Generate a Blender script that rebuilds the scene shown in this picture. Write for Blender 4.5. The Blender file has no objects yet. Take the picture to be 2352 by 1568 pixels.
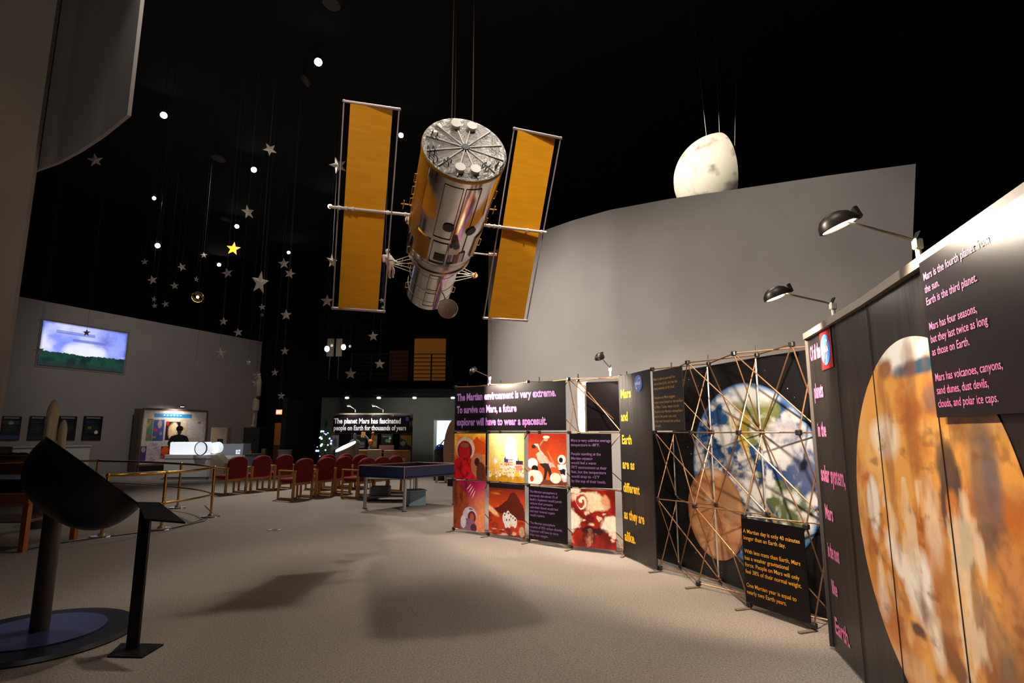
import bpy, math, random
import numpy as np
from mathutils import Vector, Matrix, Quaternion
random.seed(7); RNG = np.random.default_rng(11)
SC = bpy.context.scene; COL = SC.collection
PI = math.pi
# ---------------------------------------------------------------- camera, exposure, light
F = 1300.0; PITCH = math.atan(209/F); CP, SP = math.cos(PITCH), math.sin(PITCH)
cd = bpy.data.cameras.new('camera'); cam_o = bpy.data.objects.new('camera', cd); COL.objects.link(cam_o)
cd.sensor_width = 36; cd.lens = F/2352*36; cd.clip_start = .05; cd.clip_end = 200
cam_o.location = (0, 0, 1.5); cam_o.rotation_euler = (PI/2+PITCH, 0, 0); SC.camera = cam_o
SC.view_settings.view_transform = 'Standard'; SC.view_settings.look = 'None'
SC.view_settings.exposure = 0; SC.view_settings.gamma = 1; SC.view_settings.use_curve_mapping = False
SC.cycles.use_denoising = True; SC.cycles.max_bounces = 6; SC.cycles.sample_clamp_indirect = 4
w = bpy.data.worlds.new('world'); SC.world = w; w.use_nodes = True
w.node_tree.nodes['Background'].inputs[0].default_value = (.01, .01, .012, 1)
w.node_tree.nodes['Background'].inputs[1].default_value = .02

def spot(name, loc, tgt, power, angle, col=(1, .86, .72), radius=.12, blend=.5):
    l = bpy.data.lights.new(name, 'SPOT'); o = bpy.data.objects.new(name, l); COL.objects.link(o)
    l.energy = power; l.spot_size = math.radians(angle); l.spot_blend = blend; l.color = col; l.shadow_soft_size = radius
    o.location = loc; d = Vector(tgt)-Vector(loc); o.rotation_euler = d.to_track_quat('-Z', 'Y').to_euler()
    return o
WARM = (1, .94, .86); HALO = (1, .89, .76)
# unseen hall spots; telescope and moon ones inferred, the rest added to brighten areas
spot('spot_over_telescope', (-.6, 6.1, 10.7), (-.3, 5.8, 2.4), 1150, 47, HALO, .14, .7)
spot('spot_telescope_front', (-3.2, .2, 9.0), (-.5, 6.4, 3.6), 1800, 28, WARM, .30, .9)
spot('spot_planet_mural', (-5.0, 2.3, 7.2), (1.85, 2.5, 1.5), 3600, 28, WARM, .2, 1)  # added to brighten the planet mural
spot('spot_floor_near', (.2, .6, 9.6), (.5, 4.4, 0), 480, 56, WARM, 1.0, 1)  # unseen soft fill for the near floor
spot('spot_floor_display', (2.0, 2.5, 9.6), (.5, 9.2, 0), 2900, 40, WARM, .15, 1)  # added to lift the floor before the posters
spot('spot_floor_middle', (1.4, 8.8, 10.2), (-.4, 7.2, 0), 1900, 66, WARM, 1.2, 1)  # wide soft fill added over the middle floor
spot('spot_floor_far', (-5.8, 18.4, 10.2), (-4.2, 14.8, 0), 3800, 64, (1, .95, .9), .5, 1)
spot('spot_moon', (-2.5, 8.2, 9.8), (4.4, 11.5, 7.0), 6000, 20, (1, .95, .82), .1, .4)
spot('spot_gray_wall', (-4.2, 9.4, 6.2), (2.6, 11.0, 1.4), 2000, 80, WARM, .5, 1)  # added invisible wall wash, no fixture
spot('spot_gray_wall_right', (2.2, 4.6, 10.2), (5.4, 9.6, 3.2), 900, 60, WARM, .4, 1)
spot('spot_wall_left', (-8.5, 15.5, 9.5), (-14.3, 24.0, 1.6), 900, 75, (1, .9, .82), .4, 1)
spot('spot_stars', (-3.2, 6.5, 6.0), (-7.5, 15.0, 6.8), 230, 60, HALO, .2, 1)
spot('spot_left_mass', (.5, -2.0, 3.6), (-7.4, 9.0, 7.4), 600, 58, (1, .9, .82), .5, 1)  # added behind the camera to light the upper left walls
spot('spot_railing', (-4.6, 6.6, 9.6), (-6.6, 12.0, .6), 280, 50, WARM, .1, 1)
spot('spot_booth', (-4.0, 22.6, 2.4), (-4.0, 26.3, 2.5), 150, 78, (1, .95, .88), .2, 1)  # added stand-in for booth lamp spill on the back wall
spot('spot_cases', (-7.5, 14.5, 9.6), (-10.6, 19.4, .8), 900, 30, (1, .99, .97), .2, 1)  # added to brighten the white display cases

# ---------------------------------------------------------------- measuring helpers
def ray(px, py):
    u = (px-1176)/F; v = (784-py)/F
    return Vector((u, CP-v*SP, SP+v*CP))
CAM = Vector((0, 0, 1.5))
def atz(px, py, z=0.0):
    d = ray(px, py); return CAM+d*((z-1.5)/d.z)
def at(px, py, D): return CAM+ray(px, py)*D          # D = distance along the view axis
def cv(x, y, z): return Vector((x, -y*SP+z*CP, y*CP+z*SP))   # right, up, forward
# ---------------------------------------------------------------- materials
def lin(c): return tuple(((x/12.92) if x <= .04045 else ((x+.055)/1.055)**2.4) for x in c)
def rgb(r, g, b): return lin((r/255, g/255, b/255))
MATS = {}
def mat(name, col, rough=.6, metal=0, noise=0, nscale=30, bump=0, bscale=60, emit=0, ecol=None, spec=.5, stretch=None, coat=0):
    if name in MATS: return MATS[name]
    m = bpy.data.materials.new(name); m.use_nodes = True; nt = m.node_tree; b = nt.nodes['Principled BSDF']
    b.inputs['Base Color'].default_value = (*col, 1); b.inputs['Roughness'].default_value = rough
    b.inputs['Metallic'].default_value = metal; b.inputs['Specular IOR Level'].default_value = spec
    b.inputs['Coat Weight'].default_value = coat
    tc = nt.nodes.new('ShaderNodeTexCoord'); src = tc.outputs['Object']
    if stretch:
        mp = nt.nodes.new('ShaderNodeMapping'); mp.inputs['Scale'].default_value = stretch
        nt.links.new(src, mp.inputs[0]); src = mp.outputs[0]
    if noise:
        n = nt.nodes.new('ShaderNodeTexNoise'); n.inputs['Scale'].default_value = nscale; n.inputs['Detail'].default_value = 5
        nt.links.new(src, n.inputs['Vector'])
        mr = nt.nodes.new('ShaderNodeMapRange'); mr.inputs[1].default_value = .3; mr.inputs[2].default_value = .7
        mr.inputs[3].default_value = 1-noise; mr.inputs[4].default_value = 1+noise; nt.links.new(n.outputs[0], mr.inputs[0])
        mx = nt.nodes.new('ShaderNodeVectorMath'); mx.operation = 'SCALE'; mx.inputs[0].default_value = col
        nt.links.new(mr.outputs[0], mx.inputs['Scale']); nt.links.new(mx.outputs[0], b.inputs['Base Color'])
    if bump:
        n = nt.nodes.new('ShaderNodeTexNoise'); n.inputs['Scale'].default_value = bscale; n.inputs['Detail'].default_value = 3
        nt.links.new(src, n.inputs['Vector'])
        bp = nt.nodes.new('ShaderNodeBump'); bp.inputs['Strength'].default_value = bump; bp.inputs['Distance'].default_value = .02
        nt.links.new(n.outputs[0], bp.inputs['Height']); nt.links.new(bp.outputs[0], b.inputs['Normal'])
    if emit:
        b.inputs['Emission Color'].default_value = (*(ecol or col), 1); b.inputs['Emission Strength'].default_value = emit
        m.cycles.emission_sampling = 'NONE' if emit < 60 else 'AUTO'
    MATS[name] = m; return m
def art_mat(name='printed_art', rough=.4, emit=0):
    if name in MATS: return MATS[name]
    m = bpy.data.materials.new(name); m.use_nodes = True; nt = m.node_tree; b = nt.nodes['Principled BSDF']
    a = nt.nodes.new('ShaderNodeVertexColor'); a.layer_name = 'Col'
    nt.links.new(a.outputs[0], b.inputs['Base Color']); b.inputs['Roughness'].default_value = rough
    n = nt.nodes.new('ShaderNodeTexNoise'); n.inputs['Scale'].default_value = 2.2; n.inputs['Detail'].default_value = 2
    tc = nt.nodes.new('ShaderNodeTexCoord'); nt.links.new(tc.outputs['Object'], n.inputs['Vector'])
    bp = nt.nodes.new('ShaderNodeBump'); bp.inputs['Strength'].default_value = .25; bp.inputs['Distance'].default_value = .05
    nt.links.new(n.outputs[0], bp.inputs['Height']); nt.links.new(bp.outputs[0], b.inputs['Normal'])
    if emit:
        nt.links.new(a.outputs[0], b.inputs['Emission Color']); b.inputs['Emission Strength'].default_value = emit
        b.inputs['Base Color'].default_value = (0, 0, 0, 1)
        m.cycles.emission_sampling = 'NONE'
    MATS[name] = m; return m
black = mat('black_void_paint', (.0035, .0035, .0035), .9)
carpet = mat('beige_carpet', rgb(156, 143, 131), .95, noise=.30, nscale=75, bump=.8, bscale=90, spec=.1)
graywall = mat('gray_wall_paint', rgb(172, 164, 158), .8, noise=.05, nscale=1.3)
leftwall = mat('left_wall_paint', rgb(150, 144, 142), .8, noise=.05, nscale=1.0)
vinyl = mat('black_banner_vinyl', (.008, .006, .005), .40, bump=.5, bscale=1.6, stretch=(3, 3, .5))
boardblk = mat('black_board', (.006, .004, .005), .36, spec=.25)
rodm = mat('bronze_rod', rgb(176, 128, 92), .32, .75)
hubm = mat('black_hub', (.015, .015, .015), .4)
chrome = mat('chrome', (.7, .7, .72), .18, 1)
steel = mat('brushed_steel', (.45, .45, .45), .35, .9)
brass = mat('brass', rgb(214, 160, 70), .2, .95, noise=.1, nscale=8)
redcloth = mat('red_upholstery', rgb(128, 20, 26), .9, noise=.15, nscale=60, bump=.3, bscale=150)
oak = mat('oak_wood', rgb(196, 140, 70), .45, noise=.15, nscale=12, stretch=(6, 6, 1))
white = mat('white_paint', rgb(225, 225, 222), .6)
lampdark = mat('lamp_housing', rgb(70, 62, 54), .35, .6)
bulb = mat('lamp_bulb', (1, .95, .85), emit=45, ecol=(1, .93, .8))
bulbsmall = mat('spot_lens', (1, .95, .85), emit=18, ecol=(1, .92, .78))
# ---------------------------------------------------------------- mesh builder
OFF = {}
class MB:
    def __init__(s): s.v = []; s.f = []
    def add(s, vs, fs):
        o = len(s.v); s.v += [Vector(p) for p in vs]; s.f += [tuple(i+o for i in f) for f in fs]; return s
    def box(s, c, size, rot=None, bev=0):
        x, y, z = [k/2 for k in size]; c = Vector(c)
        if bev:
            b = min(bev, x*.9, y*.9, z*.9); vs = []; fs = []
            for sx in (-1, 1):
                for sy in (-1, 1):
                    for sz in (-1, 1):
                        vs += [(sx*x, sy*(y-b), sz*(z-b)), (sx*(x-b), sy*y, sz*(z-b)), (sx*(x-b), sy*(y-b), sz*z)]
            def I(sx, sy, sz, k): return ((sx > 0)*4+(sy > 0)*2+(sz > 0))*3+k
            for sx in (-1, 1): fs.append([I(sx, -1, -1, 0), I(sx, 1, -1, 0), I(sx, 1, 1, 0), I(sx, -1, 1, 0)])
            for sy in (-1, 1): fs.append([I(-1, sy, -1, 1), I(1, sy, -1, 1), I(1, sy, 1, 1), I(-1, sy, 1, 1)])
            for sz in (-1, 1): fs.append([I(-1, -1, sz, 2), I(1, -1, sz, 2), I(1, 1, sz, 2), I(-1, 1, sz, 2)])
            for a in (-1, 1):
                for bb in (-1, 1):
                    fs.append([I(a, bb, -1, 0), I(a, bb, 1, 0), I(a, bb, 1, 1), I(a, bb, -1, 1)])
                    fs.append([I(a, -1, bb, 0), I(a, 1, bb, 0), I(a, 1, bb, 2), I(a, -1, bb, 2)])
                    fs.append([I(-1, a, bb, 1), I(1, a, bb, 1), I(1, a, bb, 2), I(-1, a, bb, 2)])
                    for cc in (-1, 1): fs.append([I(a, bb, cc, 0), I(a, bb, cc, 1), I(a, bb, cc, 2)])
        else:
            vs = [(i*x, j*y, k*z) for i in (-1, 1) for j in (-1, 1) for k in (-1, 1)]
            fs = [(0, 1, 3, 2), (4, 6, 7, 5), (0, 4, 5, 1), (2, 3, 7, 6), (0, 2, 6, 4), (1, 5, 7, 3)]
        R = rot if rot is not None else Matrix.Identity(3)
        return s.add([c+R@Vector(p) for p in vs], fs)
    def cyl(s, p0, p1, r0, r1=None, n=12, caps=True):
        if r1 is None: r1 = r0
        p0, p1 = Vector(p0), Vector(p1); d = (p1-p0).normalized()
        a = d.orthogonal().normalized(); b = d.cross(a); vs = []
        for p, r in ((p0, r0), (p1, r1)):
            for i in range(n):
                t = 2*PI*i/n; vs.append(p+(a*math.cos(t)+b*math.sin(t))*r)
        fs = [(i, (i+1) % n, n+(i+1) % n, n+i) for i in range(n)]
        if caps: fs += [tuple(range(n))[::-1], tuple(range(n, 2*n))]
        return s.add(vs, fs)
    def tube(s, pts, r, n=8):
        pts = [Vector(p) for p in pts]; m = len(pts); vs = []; a = None
        for i, p in enumerate(pts):
            d = (pts[min(i+1, m-1)]-pts[max(i-1, 0)]).normalized()
            a = d.orthogonal().normalized() if a is None else (a-d*a.dot(d)).normalized()
            b = d.cross(a); rr = r[i] if isinstance(r, (list, tuple)) else r
            for k in range(n): t = 2*PI*k/n; vs.append(p+(a*math.cos(t)+b*math.sin(t))*rr)
        fs = [(i*n+k, i*n+(k+1) % n, (i+1)*n+(k+1) % n, (i+1)*n+k) for i in range(m-1) for k in range(n)]
        fs += [tuple(range(n))[::-1], tuple(range((m-1)*n, m*n))]
        return s.add(vs, fs)
    def lathe(s, prof, o=(0, 0, 0), axis=(0, 0, 1), n=32, a0=0, a1=2*PI, ref=None):
        o = Vector(o); d = Vector(axis).normalized(); a = Vector(ref).normalized() if ref else d.orthogonal().normalized(); b = d.cross(a); vs = []
        full = abs(a1-a0-2*PI) < 1e-6; m = n if full else n+1
        for r, h in prof:
            for i in range(m):
                t = a0+(a1-a0)*i/n; vs.append(o+d*h+(a*math.cos(t)+b*math.sin(t))*r)
        fs = []
        for j in range(len(prof)-1):
            for i in range(n):
                k = (i+1) % m; fs.append((j*m+i, j*m+k, (j+1)*m+k, (j+1)*m+i))
        return s.add(vs, fs)
    def sph(s, c, r, n=12, sc=(1, 1, 1)):
        c = Vector(c); vs = []; m = n//2+1
        for j in range(m):
            ph = PI*j/(m-1)
            for i in range(n):
                t = 2*PI*i/n; vs.append(c+Vector((r*sc[0]*math.sin(ph)*math.cos(t), r*sc[1]*math.sin(ph)*math.sin(t), r*sc[2]*math.cos(ph))))
        return s.add(vs, [(j*n+i, (j+1)*n+i, (j+1)*n+(i+1) % n, j*n+(i+1) % n) for j in range(m-1) for i in range(n)])
    def slab(s, pts, th):
        """polygon of 3D points extruded by vector th"""
        th = Vector(th); n = len(pts); vs = [Vector(p) for p in pts]+[Vector(p)+th for p in pts]
        return s.add(vs, [tuple(range(n)), tuple(range(n, 2*n))[::-1]]+[(i, n+i, n+(i+1) % n, (i+1) % n) for i in range(n)])
    def build(s, name, m, parent=None, world=False, smooth=False, bevel=0):
        me = bpy.data.meshes.new(name); off = Vector((0, 0, 0))
        if world and parent is not None: off = OFF.get(parent.name, Vector((0, 0, 0)))
        me.from_pydata([tuple(p-off) for p in s.v], [], s.f); me.validate(); me.materials.append(m)
        if smooth:
            me.polygons.foreach_set('use_smooth', [True]*len(me.polygons))
        o = bpy.data.objects.new(name, me); COL.objects.link(o)
        if parent is not None: o.parent = parent; OFF[o.name] = off
        import bmesh as _b
        bm = _b.new(); bm.from_mesh(me); _b.ops.recalc_face_normals(bm, faces=bm.faces); bm.to_mesh(me); bm.free()
        if smooth: me.set_sharp_from_angle(angle=math.radians(40))
        return o
def tag(o, label, cat, group=None, kind=None):
    o['label'] = label; o['category'] = cat
    if group: o['group'] = group
    if kind: o['kind'] = kind
    return o
def struct(o): o['kind'] = 'structure'; return o
def thing(name, label, cat, loc=(0, 0, 0), rz=0, group=None):
    o = bpy.data.objects.new(name, None); COL.objects.link(o); o.empty_display_size = .1
    o.location = loc; o.rotation_euler = (0, 0, rz); OFF[o.name] = Vector(loc); tag(o, label, cat, group); return o
def dup(o, loc=None, rz=None, parent=None):
    c = o.copy(); COL.objects.link(c)
    if parent is not None: c.parent = parent
    if loc is not None: c.location = loc; OFF[c.name] = Vector(loc)
    if rz is not None: c.rotation_euler = (0, 0, rz)
    for ch in list(o.children): dup(ch, parent=c)
    return c
# ---------------------------------------------------------------- plan curves (walls of the exhibit)
class Plan:
    def __init__(s, pts, flip=1):
        s.p = [Vector(q) for q in pts]; s.c = [0]
        for a, b in zip(s.p, s.p[1:]): s.c.append(s.c[-1]+(b-a).length)
        s.L = s.c[-1]; s.flip = flip
    def seg(s, t):
        for i in range(len(s.p)-1):
            if t <= s.c[i+1] or i == len(s.p)-2: return i
    def tan(s, t):
        i = s.seg(t); d = (s.p[i+1]-s.p[i]).normalized(); L = s.c[i+1]-s.c[i]; k = (t-s.c[i])/L
        if k < .5 and i > 0: e = (s.p[i]-s.p[i-1]).normalized(); d = (d*(.5+k)+e*(.5-k)).normalized()
        elif k > .5 and i < len(s.p)-2: e = (s.p[i+2]-s.p[i+1]).normalized(); d = (d*(1.5-k)+e*(k-.5)).normalized()
        return d
    def pos(s, t, h, off=0):
        i = s.seg(t); a, b = s.p[i], s.p[i+1]; k = (t-s.c[i])/(s.c[i+1]-s.c[i]); q = a+(b-a)*k; d = s.tan(t)
        n = Vector((d.y, -d.x))*s.flip                     # right of travel = room side when flip=1
        return Vector((q.x+n.x*off, q.y+n.y*off, h))
    def hit(s, px, py):
        d = ray(px, py)
        for i in range(len(s.p)-1):
            a, b = s.p[i], s.p[i+1]; e = b-a; det = -d.x*e.y+e.x*d.y
            if abs(det) < 1e-9: continue
            t = (-a.x*e.y+e.x*a.y)/det; u = (d.x*a.y-d.y*a.x)/det
            if -1e-4 <= u <= 1.0001 and t > 0: return s.c[i]+u*e.length, 1.5+t*d.z
        raise ValueError((px, py))
def grid_sheet(plan, s0, s1, h0, h1, off, th, nx=24, nz=6):
    """a sheet following the plan, with thickness th behind it"""
    m = MB(); vs = []; n = (nx+1)*(nz+1)
    for o in (off, off-th):
        for j in range(nz+1):
            for i in range(nx+1): vs.append(plan.pos(s0+(s1-s0)*i/nx, h0+(h1-h0)*j/nz, o))
    fs = []
    def I(i, j, k): return k*n+j*(nx+1)+i
    for k in (0, 1):
        for j in range(nz):
            for i in range(nx): fs.append((I(i, j, k), I(i+1, j, k), I(i+1, j+1, k), I(i, j+1, k)))
    for i in range(nx): fs += [(I(i, 0, 0), I(i+1, 0, 0), I(i+1, 0, 1), I(i, 0, 1)), (I(i, nz, 0), I(i+1, nz, 0), I(i+1, nz, 1), I(i, nz, 1))]
    for j in range(nz): fs += [(I(0, j, 0), I(0, j+1, 0), I(0, j+1, 1), I(0, j, 1)), (I(nx, j, 0), I(nx, j+1, 0), I(nx, j+1, 1), I(nx, j, 1))]
    return m.add(vs, fs)
# ---------------------------------------------------------------- lettering
TCACHE = {}
def text2d(t, bold=0.0):
    if (t, bold) in TCACHE: return TCACHE[(t, bold)]
    cu = bpy.data.curves.new('t', 'FONT'); cu.body = t; cu.size = 1; cu.offset = bold; cu.resolution_u = 3
    o = bpy.data.objects.new('t', cu); COL.objects.link(o); dg = bpy.context.evaluated_depsgraph_get()
    me = o.evaluated_get(dg).to_mesh(); vs = [(v.co.x, v.co.y) for v in me.vertices]; fs = [tuple(p.vertices) for p in me.polygons]
    o.evaluated_get(dg).to_mesh_clear(); bpy.data.objects.remove(o); bpy.data.curves.remove(cu)
    TCACHE[(t, bold)] = (vs, fs); return vs, fs
def lettering(lines, fn, m, parent, name='text_line', bold=.01):
    """lines: (text, x, y, size, width or None); fn maps sheet (x, y) to the world"""
    o = None
    for t, x, y, sz, wd in lines:
        mb = MB(); vs, fs = text2d(t, bold); X = max(v[0] for v in vs); k = (wd/X) if wd else sz*.9
        mb.add([fn(x+vx*k, y+vy*sz) for vx, vy in vs], fs); o = mb.build(name, m, parent, world=True)
    return o
# ---------------------------------------------------------------- painting prints as mesh colours
def vnoise(X, Y, seed):
    r = np.random.default_rng(seed); G = r.random((64, 64))
    xi = np.floor(X).astype(int); yi = np.floor(Y).astype(int); fx = X-xi; fy = Y-yi
    fx = fx*fx*(3-2*fx); fy = fy*fy*(3-2*fy); g = lambda a, b: G[a % 64, b % 64]
    return (g(xi, yi)*(1-fx)+g(xi+1, yi)*fx)*(1-fy)+(g(xi, yi+1)*(1-fx)+g(xi+1, yi+1)*fx)*fy
def fbm(X, Y, sc, seed=0, oc=5, sx=1, sy=1):
    s = 0; a = .5; t = 0
    for k in range(oc): s = s+a*vnoise(X*sc*sx*2**k+7.3*k, Y*sc*sy*2**k+3.1*k, seed+k); t += a; a *= .55
    return s/t
class Art:
    def __init__(s, X, Y): s.X = X; s.Y = Y; s.A = np.zeros(X.shape+(3,))
    def mix(s, m, c):
        m = np.clip(m, 0, 1)[..., None]; s.A = s.A*(1-m)+np.array(rgb(*c) if len(c) == 3 and max(c) > 1.01 else c)*m; return s
    def fill(s, c): return s.mix(np.ones(s.X.shape), c)
    def grad(s, c0, c1, y0=0, y1=1): s.fill(c0); return s.mix((s.Y-y0)/(y1-y0), c1)
    def ell(s, cx, cy, rx, ry, c, soft=.08, ang=0, k=1, wob=0, seed=5):
        x = s.X-cx; y = s.Y-cy; ca, sa = math.cos(ang), math.sin(ang); a = (x*ca+y*sa)/rx; b = (-x*sa+y*ca)/ry
        d = np.sqrt(a*a+b*b)
        if wob: d = d+wob*(fbm(s.X, s.Y, 6, seed)-.5)*2
        return s.mix(k*np.clip((1-d)/soft+.5, 0, 1), c)
    def poly(s, pts, c, k=1, wob=0, seed=3):
        X, Y = s.X, s.Y
        if wob: X = X+wob*(fbm(X, Y, 9, seed)-.5)*2; Y = Y+wob*(fbm(Y, X, 9, seed+9)-.5)*2
        ins = np.zeros(X.shape, bool); n = len(pts)
        for i in range(n):
            (x0, y0), (x1, y1) = pts[i], pts[(i+1) % n]
            if y0 == y1: continue
            c1 = (y0 > Y) != (y1 > Y); ins ^= c1 & (X < (x1-x0)*(Y-y0)/(y1-y0)+x0)
        return s.mix(ins*k, c)
    def box(s, x0, y0, x1, y1, c, k=1): return s.mix(((s.X > x0)&(s.X < x1)&(s.Y > y0)&(s.Y < y1))*k, c)
    def cloud(s, c, lo, hi, sc, seed, k=1, sx=1, sy=1, m=1): return s.mix(np.clip((fbm(s.X, s.Y, sc, seed, 5, sx, sy)-lo)/(hi-lo), 0, 1)*k*m, c)
def paint_grid(nx, ny):
    return Art(*np.meshgrid(np.linspace(0, 1, nx+1), np.linspace(0, 1, ny+1)))
def set_cols(me, A):
    ca = me.color_attributes.new('Col', 'FLOAT_COLOR', 'POINT'); n = len(me.vertices); buf = np.zeros((n, 4), np.float32); buf[:, 3] = 1
    a = A.reshape(-1, 3); buf[:len(a), :3] = a; ca.data.foreach_set('color', buf.ravel())
def picture(name, art, fn, parent=None, th=.006, m=None, grain=.35):
    """fn(u, v, depth) gives the world point of the print"""
    if grain: art.A = np.clip(art.A*(1-grain/2+grain*fbm(art.X, art.Y, 14, 55))[..., None]*(1-grain/2+grain*fbm(art.Y, art.X, 40, 71, 2))[..., None], 0, 1)
    ny, nx = art.X.shape; vs = [fn(art.X[j, i], art.Y[j, i], 0) for j in range(ny) for i in range(nx)]; N = len(vs)
    fs = [(j*nx+i, j*nx+i+1, (j+1)*nx+i+1, (j+1)*nx+i) for j in range(ny-1) for i in range(nx-1)]
    vs += [fn(u, v, th) for u, v in ((0, 0), (1, 0), (1, 1), (0, 1))]
    fs += [tuple(range(nx))[::-1]+(N, N+1), tuple((ny-1)*nx+i for i in range(nx))+(N+2, N+3),
           tuple(j*nx for j in range(ny))+(N+3, N), tuple(j*nx+nx-1 for j in range(ny))[::-1]+(N+1, N+2), (N, N+3, N+2, N+1)]
    off = OFF.get(parent.name, Vector((0, 0, 0))) if parent is not None else Vector((0, 0, 0))
    me = bpy.data.meshes.new(name); me.from_pydata([tuple(Vector(p)-off) for p in vs], [], fs); me.materials.append(m or art_mat())
    set_cols(me, art.A); o = bpy.data.objects.new(name, me); COL.objects.link(o)
    if parent is not None: o.parent = parent; OFF[o.name] = off
    return o
def disc_picture(name, plan, cs, ch, R, off, painter, parent, nr=120, na=240, m=None):
    rr = np.linspace(0, 1, nr+1); aa = np.linspace(0, 2*PI, na, endpoint=False); RR, AA = np.meshgrid(rr, aa, indexing='ij')
    art = Art(RR*np.cos(AA), RR*np.sin(AA)); painter(art); offv = OFF.get(parent.name, Vector((0, 0, 0)))
    vs = [tuple(plan.pos(cs+R*art.X[i, j], ch+R*art.Y[i, j], off)-offv) for i in range(nr+1) for j in range(na)]; N = len(vs)
    fs = [(i*na+j, i*na+(j+1) % na, (i+1)*na+(j+1) % na, (i+1)*na+j) for i in range(nr) for j in range(na)]
    vs += [tuple(plan.pos(cs+R*art.X[nr, j], ch+R*art.Y[nr, j], off-.002)-offv) for j in range(na)]
    fs += [(nr*na+j, nr*na+(j+1) % na, N+(j+1) % na, N+j) for j in range(na)]
    me = bpy.data.meshes.new(name); me.from_pydata(vs, [], fs); me.materials.append(m or art_mat()); set_cols(me, art.A)
    o = bpy.data.objects.new(name, me); COL.objects.link(o); o.parent = parent; OFF[o.name] = offv; return o
# ================================================================ the hall
struct(MB().box((0, 14, -.05), (44, 44, .1)).build('floor', carpet))
struct(MB().box((0, 14, 11.1), (44, 44, .2)).build('ceiling', black))
struct(MB().box((0, 33.2, 5.5), (44, .4, 11)).build('wall_back', black))
struct(MB().box((20, 14, 5.5), (.4, 40, 11)).build('wall_east', black))
struct(MB().box((-21, 14, 5.5), (.4, 40, 11)).build('wall_west', black))
struct(MB().box((0, -7.8, 5.5), (44, .4, 11)).build('wall_front', black))
# big curved gray wall behind the display, 6 m high
GW = Plan([(-.52, 13.75), (.0, 13.0), (.73, 12.2), (1.3, 11.6), (2.0, 11.02), (3.1, 10.45), (4.3, 9.98), (5.6, 9.45), (6.85, 9.0)])
def gray_wall():
    m = MB(); vs = []; nx = 60; nz = 8; th = .25
    for o in (0, -th):
        for j in range(nz+1):
            for i in range(nx+1):
                h = 6*j/nz; L = GW.L-.35*(1-h/6)*2.2
                vs.append(GW.pos(L*i/nx, h, o))
    n = (nx+1)*(nz+1); I = lambda i, j, k: k*n+j*(nx+1)+i; fs = []
    for k in (0, 1):
        for j in range(nz):
            for i in range(nx): fs.append((I(i, j, k), I(i+1, j, k), I(i+1, j+1, k), I(i, j+1, k)))
    for i in range(nx): fs += [(I(i, nz, 0), I(i+1, nz, 0), I(i+1, nz, 1), I(i, nz, 1)), (I(i, 0, 0), I(i+1, 0, 0), I(i+1, 0, 1), I(i, 0, 1))]
    for j in range(nz): fs += [(I(0, j, 0), I(0, j+1, 0), I(0, j+1, 1), I(0, j, 1)), (I(nx, j, 0), I(nx, j+1, 0), I(nx, j+1, 1), I(nx, j, 1))]
    return struct(m.add(vs, fs).build('wall_right', graywall, smooth=True))
gray_wall()
struct(MB().box((-.42, 14.3, 3.0), (.34, 1.2, 6.0)).build('wall_return', graywall))
# left wall, 6 m high, with the projection on it
WL = Plan([(-16.9, 17.6), (-16.6, 18.3), (-12.55, 28.1)])
struct(MB().slab([WL.pos(s, 0, 0) for s in (0, WL.L)]+[WL.pos(WL.L, 6, 0), WL.pos(0, 6, 0)], (-.25, .1, 0)).build('wall_left', leftwall))
# near pier and raised curved wall at the upper left
pier = MB(); P0 = at(75, 395, 9.3)
pier.slab([(P0.x, P0.y, 0), (P0.x, P0.y, 11), (P0.x-3.6, P0.y-2.4, 11), (P0.x-3.6, P0.y-2.4, 0)], (-.2, .3, 0))
struct(pier.build('wall_pier', mat('pier_paint', rgb(168, 156, 142), .85, noise=.05, nscale=1)))
RW = Plan([(-9.6, 9.9), (-8.44, 9.32), (-7.7, 8.97), (-7.05, 8.58), (-6.3, 8.08), (-5.52, 7.5)])
struct(grid_sheet(RW, 0, RW.L, 6.0, 11, 0, .05, 40, 2).build('wall_raised', mat('raised_wall_paint', rgb(176, 168, 162), .85, noise=.05, nscale=1), smooth=True))
# mezzanine with the lit wall below it
mezz = mat('mezzanine_paint', (.006, .004, .003), .95, spec=.1)
struct(MB().box((-3.2, 24.3, 3.27), (9.6, 6.2, .32)).build('ceiling_mezzanine', mezz))
struct(MB().box((-3.6, 26.4, 1.55), (10.4, .2, 3.1)).build('wall_booth', mat('green_gray_paint', rgb(104, 106, 98), .8, noise=.08, nscale=2)))
struct(MB().box((-9.3, 27.3, 1.45), (.2, 8, 2.9)).build('wall_partition', black))
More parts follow.
